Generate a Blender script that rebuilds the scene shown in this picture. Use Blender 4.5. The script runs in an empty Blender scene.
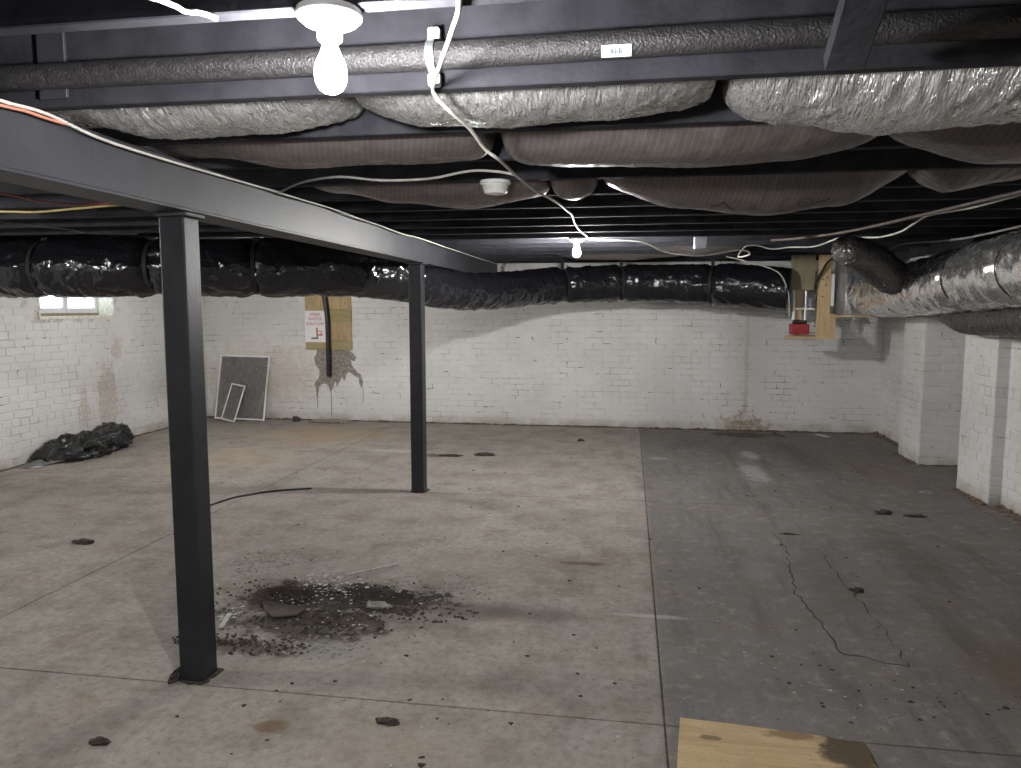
import bpy, bmesh, math, random
from mathutils import Vector, Matrix, noise

# ------------------------------------------------------------------ camera, sky, exposure
SC = bpy.context.scene
COL = SC.collection
random.seed(7)

cam_data = bpy.data.cameras.new('camera')
cam_data.sensor_fit = 'HORIZONTAL'
cam_data.sensor_width = 36.0
cam_data.lens = 740.0 / 1021.0 * 36.0
cam_data.clip_start = 0.02
cam = bpy.data.objects.new('camera', cam_data)
COL.objects.link(cam)
cam.location = (0, 0, 1.5)
cam.rotation_euler = (math.radians(90 - 5.864), 0, math.radians(9.09))
SC.camera = cam

SKY_STRENGTH = 1.3
BULB_NEAR = 480.0
BULB_FAR = 760.0
BULB_ADDED_REAR = 300.0  # unseen bulb added behind the camera
BULB_LEFT = 680.0
BULB_DUCT = 560.0
world = bpy.data.worlds.new('overcast_sky')
SC.world = world
world.use_nodes = True
bg = world.node_tree.nodes['Background']
bg.inputs['Color'].default_value = (0.93, 0.96, 1.0, 1)
bg.inputs['Strength'].default_value = SKY_STRENGTH

SC.view_settings.view_transform = 'Standard'
SC.view_settings.look = 'None'
SC.view_settings.gamma = 1.0
SC.view_settings.use_curve_mapping = False
SC.view_settings.exposure = 1.9
try:
    SC.cycles.use_denoising = True
    SC.cycles.max_bounces = 8
    SC.cycles.diffuse_bounces = 5
    SC.cycles.sample_clamp_indirect = 6.0
except Exception:
    pass

# ------------------------------------------------------------------ room dimensions (metres)
XL, XR, YB, YF = -5.72, 2.96, 9.33, -2.6
ZJ = 2.05                    # underside of the joists
ZC = 2.29                    # underside of the deck boards
JOIST_Y = [1.90 + 0.45 * k if k != -1 else 1.37 for k in range(-9, 17)]


# ------------------------------------------------------------------ material helpers
class G:
    def __init__(self, name):
        self.m = bpy.data.materials.new(name)
        self.m.use_nodes = True
        self.nt = self.m.node_tree
        self.b = self.nt.nodes['Principled BSDF']
        self._pos = None

    def n(self, t, **kw):
        nd = self.nt.nodes.new(t)
        for k, v in kw.items():
            setattr(nd, k, v)
        return nd

    def set(self, sock, v):
        if isinstance(v, bpy.types.NodeSocket):
            self.nt.links.new(v, sock)
        elif isinstance(v, (tuple, list)) and sock.type == 'RGBA' and len(v) == 3:
            sock.default_value = (*v, 1)
        else:
            sock.default_value = v

    def pos(self):
        if self._pos is None:
            self._pos = self.n('ShaderNodeNewGeometry').outputs['Position']
        return self._pos

    def scaled(self, s, vec=None):
        v = self.n('ShaderNodeVectorMath', operation='MULTIPLY')
        self.set(v.inputs[0], vec or self.pos())
        v.inputs[1].default_value = s
        return v.outputs[0]

    def noise(self, scale, detail=4, rough=0.55, vec=None, dist=0.0):
        t = self.n('ShaderNodeTexNoise')
        self.set(t.inputs['Vector'], vec or self.pos())
        t.inputs['Scale'].default_value = scale
        t.inputs['Detail'].default_value = detail
        t.inputs['Roughness'].default_value = rough
        t.inputs['Distortion'].default_value = dist
        return t.outputs['Fac']

    def ramp(self, f, a, b, lo=0.0, hi=1.0):
        r = self.n('ShaderNodeMapRange', interpolation_type='SMOOTHSTEP')
        self.set(r.inputs['Value'], f)
        r.inputs['From Min'].default_value = a
        r.inputs['From Max'].default_value = b
        r.inputs['To Min'].default_value = lo
        r.inputs['To Max'].default_value = hi
        return r.outputs['Result']

    def math(self, op, a, b=0.5):
        m = self.n('ShaderNodeMath', operation=op)
        self.set(m.inputs[0], a)
        self.set(m.inputs[1], b)
        return m.outputs[0]

    def mix(self, f, a, b):
        m = self.n('ShaderNodeMix', data_type='RGBA')
        self.set(m.inputs[0], f)
        self.set(m.inputs[6], a)
        self.set(m.inputs[7], b)
        return m.outputs[2]

    def xyz(self):
        s = self.n('ShaderNodeSeparateXYZ')
        self.set(s.inputs[0], self.pos())
        return s.outputs

    def blob(self, c, r, edge=0.5, wob=0.6, wscale=3.0):
        """soft irregular patch centred at c with radii r (a stain with a shape of its own)"""
        v = self.n('ShaderNodeVectorMath', operation='SUBTRACT')
        self.set(v.inputs[0], self.pos())
        v.inputs[1].default_value = c
        d = self.n('ShaderNodeVectorMath', operation='DIVIDE')
        self.set(d.inputs[0], v.outputs[0])
        d.inputs[1].default_value = r
        ln = self.n('ShaderNodeVectorMath', operation='LENGTH')
        self.set(ln.inputs[0], d.outputs[0])
        w = self.noise(wscale, 5, 0.65)
        s = self.math('ADD', ln.outputs['Value'], self.math('MULTIPLY', self.math('SUBTRACT', w, 0.5), wob * 2))
        return self.ramp(s, 1.0, 1.0 - edge, 0.0, 1.0)

    def bump(self, h, strength=0.3, dist=0.01):
        b = self.n('ShaderNodeBump')
        b.inputs['Strength'].default_value = strength
        b.inputs['Distance'].default_value = dist
        self.set(b.inputs['Height'], h)
        self.nt.links.new(b.outputs['Normal'], self.b.inputs['Normal'])

    def out(self, color=None, rough=None, metal=None, spec=None):
        for nme, v in (('Base Color', color), ('Roughness', rough), ('Metallic', metal), ('Specular IOR Level', spec)):
            if v is not None:
                self.set(self.b.inputs[nme], v)
        return self.m


M = {}


def simple(name, col, rough=0.6, metal=0.0, var=0.12, scale=20.0, bump=0.0, bscale=60.0, spec=0.5):
    g = G(name)
    f = g.noise(scale, 4)
    dark = tuple(c * (1 - var) for c in col)
    light = tuple(min(1, c * (1 + var)) for c in col)
    c = g.mix(g.ramp(f, 0.3, 0.7), dark, light)
    if bump:
        g.bump(g.noise(bscale, 4), bump, 0.01)
    M[name] = g.out(c, rough, metal, spec)
    return M[name]


# ---- white painted brick
def white_brick(name, mortar=False):
    g = G(name)
    big = g.noise(0.9, 5, 0.6)
    mid = g.noise(6, 5, 0.6)
    fine = g.noise(45, 4, 0.6)
    c = g.mix(g.ramp(big, 0.35, 0.7), (0.70, 0.695, 0.68), (0.60, 0.595, 0.58))
    c = g.mix(g.ramp(mid, 0.5, 0.8, 0, 0.35), c, (0.53, 0.51, 0.47))
    if mortar:
        c = g.mix(g.ramp(g.noise(3.0, 5, 0.7), 0.46, 0.66, 0.05, 0.75), c, (0.33, 0.30, 0.27))
        c = g.mix(g.ramp(g.noise(8.0, 4, 0.6), 0.62, 0.66, 0.0, 0.85), c, (0.10, 0.085, 0.07))
    else:
        inf = g.n('ShaderNodeObjectInfo')
        c = g.mix(g.ramp(inf.outputs['Random'], 0.0, 1.0, 0.0, 0.16), c, (0.50, 0.49, 0.46))
    x, y, z = g.xyz()
    # flaked paint and rusty seepage, mostly low on the walls
    low = g.ramp(z, 1.0, 0.05, 0.0, 0.05)
    flake = g.ramp(g.math('ADD', g.noise(7.0, 6, 0.7, vec=g.scaled((1.0, 1.0, 1.8))), low), 0.70, 0.74, 0, 0.75)
    c = g.mix(flake, c, (0.34, 0.24, 0.17))
    for cen, rad, colr, k in (
            ((-5.72, 7.35, 0.55), (0.3, 0.16, 0.34), (0.36, 0.28, 0.20), 0.5),
            ((-5.72, 7.0, 0.42), (0.3, 0.08, 0.2), (0.36, 0.28, 0.20), 0.4),
            ((-5.72, 7.55, 1.05), (0.3, 0.09, 0.13), (0.42, 0.34, 0.27), 0.45),
            ((-5.1, 9.33, 0.62), (0.85, 0.3, 0.42), (0.52, 0.40, 0.31), 0.28),
            ((-4.55, 9.33, 0.55), (0.35, 0.3, 0.5), (0.50, 0.39, 0.30), 0.25),
            ((1.42, 9.33, 0.7), (0.024, 0.3, 0.95), (0.47, 0.40, 0.30), 0.5),
            ((1.42, 9.33, 0.06), (0.26, 0.3, 0.16), (0.30, 0.23, 0.16), 0.9),
            ((2.81, 5.75, 1.35), (0.3, 0.07, 0.09), (0.42, 0.22, 0.12), 0.8)):
        msk = g.math('MULTIPLY', g.math('MULTIPLY', g.blob(cen, tuple(q * 1.3 for q in rad), 0.6, 1.3, 9.0), k), g.ramp(fine, 0.35, 0.6, 0.45, 1.2))
        c = g.mix(msk, c, colr)
    # grime rising from the floor
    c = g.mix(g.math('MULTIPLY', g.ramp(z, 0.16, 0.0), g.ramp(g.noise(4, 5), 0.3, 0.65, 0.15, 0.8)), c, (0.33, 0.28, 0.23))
    g.bump(g.math('ADD', fine, g.math('MULTIPLY', g.noise(12, 3), 1.5)), 0.35, 0.006)
    M[name] = g.out(c, 0.75, 0.0, 0.3)


white_brick('white_brick')
white_brick('white_mortar', True)


# ---- concrete floor
def concrete():
    g = G('concrete')
    x, y, z = g.xyz()
    n1 = g.noise(0.7, 6, 0.6)
    n2 = g.noise(3.5, 6, 0.65)
    n3 = g.noise(26, 5, 0.7)
    n4 = g.noise(120, 3, 0.6)
    c = g.mix(g.ramp(n1, 0.3, 0.7), (0.395, 0.358, 0.318), (0.315, 0.286, 0.258))
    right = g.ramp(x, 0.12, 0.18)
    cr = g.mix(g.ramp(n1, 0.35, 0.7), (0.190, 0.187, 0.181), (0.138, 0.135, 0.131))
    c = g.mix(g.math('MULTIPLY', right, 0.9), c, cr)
    c = g.mix(g.ramp(n2, 0.42, 0.68, 0, 0.6), c, (0.195, 0.168, 0.145))
    c = g.mix(g.ramp(g.noise(2.1, 5, 0.6, vec=g.scaled((1, 1.7, 1))), 0.56, 0.72, 0, 0.35), c, (0.30, 0.21, 0.14))
    c = g.mix(g.ramp(n3, 0.40, 0.70, 0.0, 0.50), c, (0.155, 0.136, 0.120))
    c = g.mix(g.ramp(g.noise(11, 6, 0.75), 0.50, 0.72, 0.0, 0.38), c, (0.48, 0.45, 0.41))
    c = g.mix(g.ramp(n4, 0.60, 0.72, 0.0, 0.45), c, (0.50, 0.48, 0.45))
    c = g.mix(g.ramp(g.noise(60, 4, 0.7), 0.61, 0.69, 0, 0.75), c, (0.06, 0.05, 0.042))
    drag = g.noise(1.0, 6, 0.65, vec=g.scaled((5.5, 0.9, 1.0)))
    c = g.mix(g.math('MULTIPLY', g.ramp(drag, 0.50, 0.70, 0.0, 0.55), g.ramp(x, -0.6, 0.6, 0.25, 1.0)), c, (0.095, 0.088, 0.082))
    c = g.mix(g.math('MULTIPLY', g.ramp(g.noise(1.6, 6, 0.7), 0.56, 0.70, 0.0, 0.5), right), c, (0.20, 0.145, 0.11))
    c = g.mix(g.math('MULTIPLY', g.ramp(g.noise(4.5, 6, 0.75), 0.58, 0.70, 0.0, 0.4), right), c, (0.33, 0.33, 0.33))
    stains = (
        # centre, radii, colour, strength, edge, wobble, scale
        ((-3.6, 8.3, 0), (1.3, 0.9, 1), (0.42, 0.31, 0.21), 0.60, 0.8, 0.6, 2.0),
        ((-3.9, 6.8, 0), (0.9, 0.9, 1), (0.40, 0.31, 0.22), 0.40, 0.8, 0.6, 2.0),
        ((-2.4, 7.4, 0), (0.45, 0.12, 1), (0.48, 0.46, 0.43), 0.70, 0.6, 0.7, 4.0),
        ((-1.5, 3.45, 0), (0.85, 0.50, 1), (0.13, 0.105, 0.085), 0.7, 0.8, 0.9, 5.0),
        ((-1.72, 3.5, 0), (0.30, 0.24, 1), (0.040, 0.030, 0.024), 1.0, 0.35, 0.7, 9.0),
        ((-1.27, 3.54, 0), (0.46, 0.22, 1), (0.030, 0.026, 0.024), 0.97, 0.35, 1.2, 8.0),
        ((-1.48, 3.20, 0), (0.44, 0.22, 1), (0.055, 0.044, 0.037), 0.85, 0.4, 1.3, 8.0),
        ((-1.65, 2.93, 0), (0.38, 0.09, 1), (0.09, 0.066, 0.05), 0.85, 0.5, 1.0, 8.0),
        ((-1.3, 2.95, 0), (0.26, 0.12, 1), (0.30, 0.285, 0.26), 0.7, 0.6, 0.5, 5.0),
        ((-0.75, 3.48, 0), (0.75, 0.16, 1), (0.115, 0.085, 0.078), 0.75, 0.9, 0.6, 3.0),
        ((-0.3, 4.2, 0), (0.6, 0.4, 1), (0.15, 0.12, 0.10), 0.5, 0.9, 0.7, 3.0),
        ((-0.25, 4.25, 0), (0.18, 0.035, 1), (0.10, 0.065, 0.045), 0.7, 0.5, 0.7, 8.0),
        ((-1.9, 7.25, 0), (0.3, 0.09, 1), (0.10, 0.075, 0.05), 0.75, 0.5, 0.9, 8.0),
        ((1.24, 7.75, 0), (0.13, 0.32, 1), (0.40, 0.40, 0.39), 0.75, 0.7, 0.7, 8.0),
        ((1.15, 6.9, 0), (0.15, 0.55, 1), (0.40, 0.40, 0.39), 0.75, 0.7, 0.9, 8.0),
        ((0.30, 7.45, 0), (0.14, 0.10, 1), (0.42, 0.41, 0.40), 0.5, 0.7, 0.6, 8.0),
        ((0.12, 3.55, 0), (0.26, 0.03, 1), (0.45, 0.44, 0.42), 0.6, 0.7, 0.6, 5.0),
        ((1.35, 9.0, 0), (0.5, 0.28, 1), (0.075, 0.062, 0.05), 0.8, 0.7, 0.8, 5.0),
        ((1.75, 7.6, 0), (0.35, 1.2, 1), (0.10, 0.095, 0.09), 0.5, 0.9, 0.7, 3.0),
        ((2.3, 7.2, 0), (0.5, 0.7, 1), (0.20, 0.135, 0.10), 0.4, 0.9, 0.7, 3.0),
        ((1.65, 3.2, 0), (0.4, 0.5, 1), (0.15, 0.105, 0.07), 0.65, 0.9, 0.7, 3.0),
        ((1.7, 4.7, 0), (0.25, 0.8, 1), (0.10, 0.088, 0.078), 0.55, 0.9, 0.9, 4.0),
        ((1.12, 4.15, 0), (0.30, 1.1, 1), (0.115, 0.11, 0.105), 0.5, 0.9, 0.7, 3.0),
        ((0.75, 4.3, 0), (0.14, 0.3, 1), (0.24, 0.24, 0.25), 0.6, 0.9, 0.7, 3.0),
        ((-1.25, 2.36, 0), (0.09, 0.05, 1), (0.17, 0.10, 0.06), 0.8, 0.6, 0.7, 9.0),
        ((-0.8, 2.3, 0), (0.5, 0.3, 1), (0.33, 0.28, 0.22), 0.4, 0.9, 0.7, 3.0),
    )
    for cen, rad, colr, k, e, wob, ws in stains:
        c = g.mix(g.math('MULTIPLY', g.blob(cen, rad, e, wob, ws), k), c, colr)
    h = g.math('ADD', n3, g.math('MULTIPLY', n4, 0.5))
    g.bump(h, 0.55, 0.008)
    M['concrete'] = g.out(c, g.ramp(n2, 0.3, 0.7, 0.78, 0.95), 0.0, 0.22)


concrete()
simple('joint_dirt', (0.10, 0.075, 0.055), 0.95, var=0.4, scale=30)
simple('soil', (0.050, 0.040, 0.033), 0.95, var=0.5, scale=60, bump=0.5)
simple('soil_brown', (0.13, 0.095, 0.07), 0.95, var=0.5, scale=40, bump=0.5)
simple('paint_chip', (0.46, 0.46, 0.44), 0.7, var=0.25, scale=30)
simple('patch_concrete', (0.155, 0.152, 0.147), 0.8, var=0.3, scale=9, bump=0.4)
simple('broken_concrete', (0.27, 0.25, 0.225), 0.85, var=0.3, scale=14, bump=0.4)
simple('cement_render', (0.26, 0.235, 0.20), 0.9, var=0.3, scale=25, bump=0.5)
simple('ceiling_paint', (0.031, 0.031, 0.037), 0.85, var=0.25, scale=9, bump=0.25, bscale=40, spec=0.15)
simple('deck_paint', (0.02, 0.02, 0.025), 0.75, var=0.3, scale=8)
simple('girder_paint', (0.036, 0.037, 0.044), 0.5, var=0.2, scale=5, bump=0.15)
simple('post_paint', (0.013, 0.0135, 0.0165), 0.42, var=0.25, scale=12, bump=0.15)
simple('pipe_foam', (0.035, 0.033, 0.034), 0.42, var=0.35, scale=70, bump=0.6, bscale=140)
simple('sticker_white', (0.75, 0.78, 0.80), 0.5, var=0.03)
simple('sticker_ink', (0.10, 0.12, 0.16), 0.6, var=0.1)
simple('galvanized', (0.55, 0.58, 0.60), 0.38, 0.85, var=0.15, scale=25)
simple('sheet_metal', (0.42, 0.44, 0.46), 0.34, 0.8, var=0.2, scale=14)
simple('white_plastic', (0.78, 0.78, 0.75), 0.4, var=0.04)
simple('porcelain', (0.82, 0.82, 0.80), 0.25, var=0.03)
simple('cable_white', (0.62, 0.60, 0.55), 0.5, var=0.1)
simple('cable_grey', (0.26, 0.25, 0.24), 0.5, var=0.15)
simple('cable_yellow', (0.48, 0.36, 0.12), 0.5, var=0.1)
simple('cable_red', (0.45, 0.12, 0.08), 0.5, var=0.1)
simple('cable_orange', (0.62, 0.25, 0.16), 0.5, var=0.1)
simple('cable_black', (0.03, 0.027, 0.025), 0.55, var=0.2)
simple('strap_black', (0.008, 0.008, 0.009), 0.7, var=0.2)
simple('black_pipe', (0.018, 0.018, 0.02), 0.4, var=0.2)
simple('copper', (0.10, 0.075, 0.06), 0.6, 0.0, var=0.3)
simple('red_plastic', (0.32, 0.03, 0.035), 0.45, var=0.15)
simple('sign_white', (0.78, 0.77, 0.77), 0.5, var=0.03)
simple('sign_red', (0.50, 0.05, 0.05), 0.5, var=0.05)
simple('sign_grey', (0.14, 0.14, 0.15), 0.5, var=0.05)
simple('screen_frame', (0.76, 0.76, 0.74), 0.4, var=0.05)
simple('window_paint', (0.66, 0.66, 0.58), 0.6, var=0.18, scale=30, bump=0.3)
simple('window_wood', (0.25, 0.19, 0.12), 0.7, var=0.3, scale=30)
simple('window_vinyl', (0.62, 0.64, 0.66), 0.5, var=0.05)
simple('rag_grey', (0.17, 0.17, 0.16), 0.8, var=0.3, scale=30)
simple('print_ink', (0.035, 0.03, 0.03), 0.5, var=0.1)
simple('box_blue', (0.26, 0.31, 0.37), 0.45, 0.3, var=0.1)


def wood(name, a, b, rough=0.7, axis='z', scale=9.0, stain=None):
    g = G(name)
    st = {'x': (0.12, 1, 1), 'y': (1, 0.12, 1), 'z': (1, 1, 0.12)}[axis]
    v = g.scaled(st)
    grain = g.noise(scale * 4, 5, 0.6, vec=v, dist=1.0)
    c = g.mix(g.ramp(grain, 0.3, 0.7), a, b)
    c = g.mix(g.ramp(g.noise(3, 4), 0.5, 0.75, 0, 0.4), c, tuple(x * 0.6 for x in a))
    if stain:
        for cen, rad, col, k in stain:
            c = g.mix(g.math('MULTIPLY', g.blob(cen, rad, 0.4, 0.7, 14.0), k), c, col)
    c = g.mix(g.ramp(g.noise(70, 4, 0.7), 0.55, 0.72, 0, 0.5), c, tuple(x * 0.45 for x in a))
    g.bump(grain, 0.2, 0.004)
    M[name] = g.out(c, rough, 0, 0.3)


wood('stud_pine', (0.52, 0.37, 0.20), (0.62, 0.47, 0.28))
wood('plywood_old', (0.22, 0.19, 0.115), (0.30, 0.26, 0.17))
wood('board_osb', (0.36, 0.26, 0.13), (0.52, 0.40, 0.23), scale=14)
wood('board_green', (0.30, 0.25, 0.12), (0.38, 0.32, 0.17), axis='x')
wood('plywood_floor', (0.46, 0.33, 0.17), (0.58, 0.44, 0.25), axis='x', scale=5,
     stain=(((0.77, 2.50, 0), (0.12, 0.2, 1), (0.06, 0.045, 0.03), 0.9), ((0.58, 2.56, 0), (0.12, 0.035, 1), (0.20, 0.12, 0.06), 0.7),
            ((0.30, 2.50, 0), (0.05, 0.02, 1), (0.12, 0.08, 0.05), 0.7), ((0.4, 2.2, 0), (0.1, 0.08, 1), (0.25, 0.17, 0.09), 0.5)))


def foil(name, col, rough, metal, stripes=0.0, mottled=0.3, bump=0.5, aniso=None, bdist=0.01, bs=22.0):
    g = G(name)
    n = g.noise(18, 5, 0.65)
    c = g.mix(g.ramp(n, 0.3, 0.7, 0, mottled), col, tuple(x * 0.45 for x in col))
    r = g.ramp(g.noise(30, 3), 0.3, 0.7, rough * 0.7, rough * 1.3)
    if stripes:
        x, y, z = g.xyz()
        s = g.math('ADD', x, g.math('MULTIPLY', y, 0.35))
        fr = g.math('FRACT', g.math('MULTIPLY', s, 46.0))
        line = g.ramp(fr, 0.0, 0.16, stripes, 0.0)
        c = g.mix(line, c, (0.62, 0.60, 0.57))
    if aniso:
        h = g.math('ADD', g.noise(1.0, 3, 0.6, vec=g.scaled(aniso), dist=0.8), g.math('MULTIPLY', g.noise(1.0, 2, 0.5, vec=g.scaled(tuple(k * 2.6 for k in aniso))), 0.5))
    else:
        h = g.math('ADD', g.noise(bs, 1, 0.5, dist=0.5), g.math('MULTIPLY', g.noise(bs * 2.2, 1, 0.5, dist=0.3), 0.3))
    g.bump(h, bump, bdist)
    M[name] = g.out(c, r, metal)


foil('foil_silver', (0.62, 0.62, 0.61), 0.30, 0.72, mottled=0.25, bump=1.0, aniso=(85, 16, 16), bdist=0.016)
foil('foil_dusty', (0.165, 0.145, 0.140), 0.40, 0.55, stripes=0.20, bump=0.35)
foil('foil_duct', (0.88, 0.865, 0.855), 0.24, 0.92, mottled=0.2, bump=0.36, bdist=0.016, bs=9.0)
foil('foil_dark', (0.10, 0.09, 0.09), 0.36, 0.5, bump=0.95, bs=26.0, bdist=0.02)
foil('black_film', (0.012, 0.012, 0.015), 0.17, 0.0, mottled=0.2, bump=0.65, bdist=0.03, bs=11.0)
foil('bag_film', (0.020, 0.020, 0.020), 0.34, 0.0, mottled=0.3, bump=0.5)


def emission(name, col, s):
    m = bpy.data.materials.new(name)
    m.use_nodes = True
    nt = m.node_tree
    nt.nodes.clear()
    e = nt.nodes.new('ShaderNodeEmission')
    e.inputs[0].default_value = (*col, 1)
    e.inputs[1].default_value = s
    o = nt.nodes.new('ShaderNodeOutputMaterial')
    nt.links.new(e.outputs[0], o.inputs[0])
    M[name] = m


emission('bulb_glow_near', (1.0, 0.99, 0.985), BULB_NEAR)
emission('bulb_glow_far', (1.0, 0.985, 0.96), BULB_FAR)
emission('bulb_glow_added_rear', (1.0, 0.985, 0.97), BULB_ADDED_REAR)
emission('bulb_glow_left', (1.0, 0.985, 0.965), BULB_LEFT)
emission('bulb_glow_duct', (1.0, 0.97, 0.94), BULB_DUCT)


def glass(name, tint, gloss):
    m = bpy.data.materials.new(name)
    m.use_nodes = True
    nt = m.node_tree
    nt.nodes.clear()
    t = nt.nodes.new('ShaderNodeBsdfTransparent')
    t.inputs[0].default_value = (*tint, 1)
    gl = nt.nodes.new('ShaderNodeBsdfGlossy')
    gl.inputs['Roughness'].default_value = 0.05
    mx = nt.nodes.new('ShaderNodeMixShader')
    mx.inputs[0].default_value = gloss
    o = nt.nodes.new('ShaderNodeOutputMaterial')
    nt.links.new(t.outputs[0], mx.inputs[1])
    nt.links.new(gl.outputs[0], mx.inputs[2])
    nt.links.new(mx.outputs[0], o.inputs[0])
    M[name] = m


glass('window_glass', (0.92, 0.95, 0.95), 0.06)


def screen_cloth():
    m = bpy.data.materials.new('screen_cloth')
    m.use_nodes = True
    nt = m.node_tree
    b = nt.nodes['Principled BSDF']
    b.inputs['Base Color'].default_value = (0.20, 0.19, 0.185, 1)
    b.inputs['Roughness'].default_value = 0.6
    t = nt.nodes.new('ShaderNodeBsdfTransparent')
    mx = nt.nodes.new('ShaderNodeMixShader')
    tx = nt.nodes.new('ShaderNodeTexNoise')
    tx.inputs['Scale'].default_value = 9
    mr = nt.nodes.new('ShaderNodeMapRange')
    mr.inputs['To Min'].default_value = 0.25
    mr.inputs['To Max'].default_value = 0.55
    nt.links.new(tx.outputs['Fac'], mr.inputs[0])
    nt.links.new(mr.outputs[0], mx.inputs[0])
    nt.links.new(b.outputs[0], mx.inputs[1])
    nt.links.new(t.outputs[0], mx.inputs[2])
    nt.links.new(mx.outputs[0], nt.nodes['Material Output'].inputs[0])
    M['screen_cloth'] = m


screen_cloth()


# ------------------------------------------------------------------ mesh helpers
def link(name, me, mat=None, parent=None):
    o = bpy.data.objects.new(name, me)
    COL.objects.link(o)
    if mat:
        me.materials.append(M[mat])
    if parent:
        o.parent = parent
    return o


def tag(o, label=None, cat=None, group=None, kind=None):
    for k, v in (('label', label), ('category', cat), ('group', group), ('kind', kind)):
        if v:
            o[k] = v
    return o


def empty(name, loc=(0, 0, 0)):
    o = bpy.data.objects.new(name, None)
    o.empty_display_size = 0.1
    o.location = loc
    COL.objects.link(o)
    return o


class MB:
    def __init__(self):
        self.v, self.f = [], []

    def box(self, x0, x1, y0, y1, z0, z1, mtx=None):
        b = len(self.v)
        p = [Vector((x, y, z)) for z in (z0, z1) for y in (y0, y1) for x in (x0, x1)]
        if mtx:
            p = [mtx @ q for q in p]
        self.v += p
        self.f += [tuple(b + i for i in q) for q in ((0, 2, 3, 1), (4, 5, 7, 6), (0, 1, 5, 4), (2, 6, 7, 3), (0, 4, 6, 2), (1, 3, 7, 5))]
        return self

    def tube(self, pts, r, seg=8, cap=True):
        pts = [Vector(p) for p in pts]
        b = len(self.v)
        n = len(pts)
        up = Vector((0.13, 0.21, 0.97)).normalized()
        for i, p in enumerate(pts):
            t = (pts[min(i + 1, n - 1)] - pts[max(i - 1, 0)]).normalized()
            s = t.cross(up)
            if s.length < 0.05:
                s = t.cross(Vector((1, 0, 0)))
            s.normalize()
            q = s.cross(t).normalized()
            rr = r[i] if isinstance(r, (list, tuple)) else r
            for k in range(seg):
                a = 2 * math.pi * k / seg
                self.v.append(p + s * math.cos(a) * rr + q * math.sin(a) * rr)
        for i in range(n - 1):
            for k in range(seg):
                k2 = (k + 1) % seg
                self.f.append((b + i * seg + k, b + i * seg + k2, b + (i + 1) * seg + k2, b + (i + 1) * seg + k))
        if cap:
            self.f.append(tuple(b + k for k in range(seg))[::-1])
            self.f.append(tuple(b + (n - 1) * seg + k for k in range(seg)))
        return self

    def lathe(self, prof, c=(0, 0, 0), seg=32):
        """profile of (radius, z) about a vertical axis through c"""
        b = len(self.v)
        c = Vector(c)
        for r, z in prof:
            for k in range(seg):
                a = 2 * math.pi * k / seg
                self.v.append(c + Vector((r * math.cos(a), r * math.sin(a), z)))
        for i in range(len(prof) - 1):
            for k in range(seg):
                k2 = (k + 1) % seg
                self.f.append((b + i * seg + k, b + (i + 1) * seg + k, b + (i + 1) * seg + k2, b + i * seg + k2))
        self.f.append(tuple(b + k for k in range(seg)))
        self.f.append(tuple(b + (len(prof) - 1) * seg + k for k in range(seg))[::-1])
        return self

    def prism(self, poly, fn, t):
        """poly of 2-D points, fn(a, b, depth) -> world point, thickness t"""
        b = len(self.v)
        n = len(poly)
        for d in (0, t):
            for p in poly:
                self.v.append(Vector(fn(p[0], p[1], d)))
        self.f.append(tuple(b + i for i in range(n)))
        self.f.append(tuple(b + n + i for i in range(n))[::-1])
        for i in range(n):
            j = (i + 1) % n
            self.f.append((b + i, b + n + i, b + n + j, b + j))
        return self

    def build(self, name, mat, parent=None, bevel=0.0, smooth=False, segs=1):
        me = bpy.data.meshes.new(name)
        me.from_pydata([tuple(p) for p in self.v], [], self.f)
        bm = bmesh.new()
        bm.from_mesh(me)
        bmesh.ops.recalc_face_normals(bm, faces=bm.faces)
        if bevel:
            es = [e for e in bm.edges if len(e.link_faces) == 2 and e.calc_face_angle(0) > 0.6]
            bmesh.ops.bevel(bm, geom=es, offset=bevel, segments=segs, affect='EDGES', profile=0.6)
        bm.to_mesh(me)
        bm.free()
        if smooth:
            me.polygons.foreach_set('use_smooth', [True] * len(me.polygons))
            if smooth != 'all':
                try:
                    me.set_sharp_from_angle(angle=0.7)
                except Exception:
                    pass
        return link(name, me, mat, parent)


def spline(pts, step=0.02):
    """Catmull-Rom through pts (each Vector-like of any length), resampled"""
    P = [Vector(p) for p in pts]
    out = []
    for i in range(len(P) - 1):
        p0 = P[i - 1] if i else P[0] * 2 - P[1]
        p1, p2 = P[i], P[i + 1]
        p3 = P[i + 2] if i + 2 < len(P) else P[-1] * 2 - P[-2]
        n = max(2, int((p2 - p1).length / step))
        for k in range(n):
            t = k / n
            out.append(0.5 * ((2 * p1) + (p2 - p0) * t + (2 * p0 - 5 * p1 + 4 * p2 - p3) * t * t + (3 * p1 - p0 - 3 * p2 + p3) * t ** 3))
    out.append(P[-1])
    return out


def lerp_table(tab, x):
    if x <= tab[0][0]:
        return tab[0][1]
    for (a, u), (b, v) in zip(tab, tab[1:]):
        if x <= b:
            t = (x - a) / (b - a)
            t = t * t * (3 - 2 * t)
            return u + (v - u) * t
    return tab[-1][1]


def nz(x, y, z=0.0):
    return noise.noise(Vector((x, y, z)))


def ridge(x, y, z=0.0):
    return 1.0 - 2.0 * abs(noise.noise(Vector((x, y, z))))


def cable(name, pts, r, mat, label, cat='cable', group=None, step=0.03, seg=7):
    o = MB().tube(spline(pts, step), r, seg).build(name, mat, None, smooth='all')
    return tag(o, label, cat, group)


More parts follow.
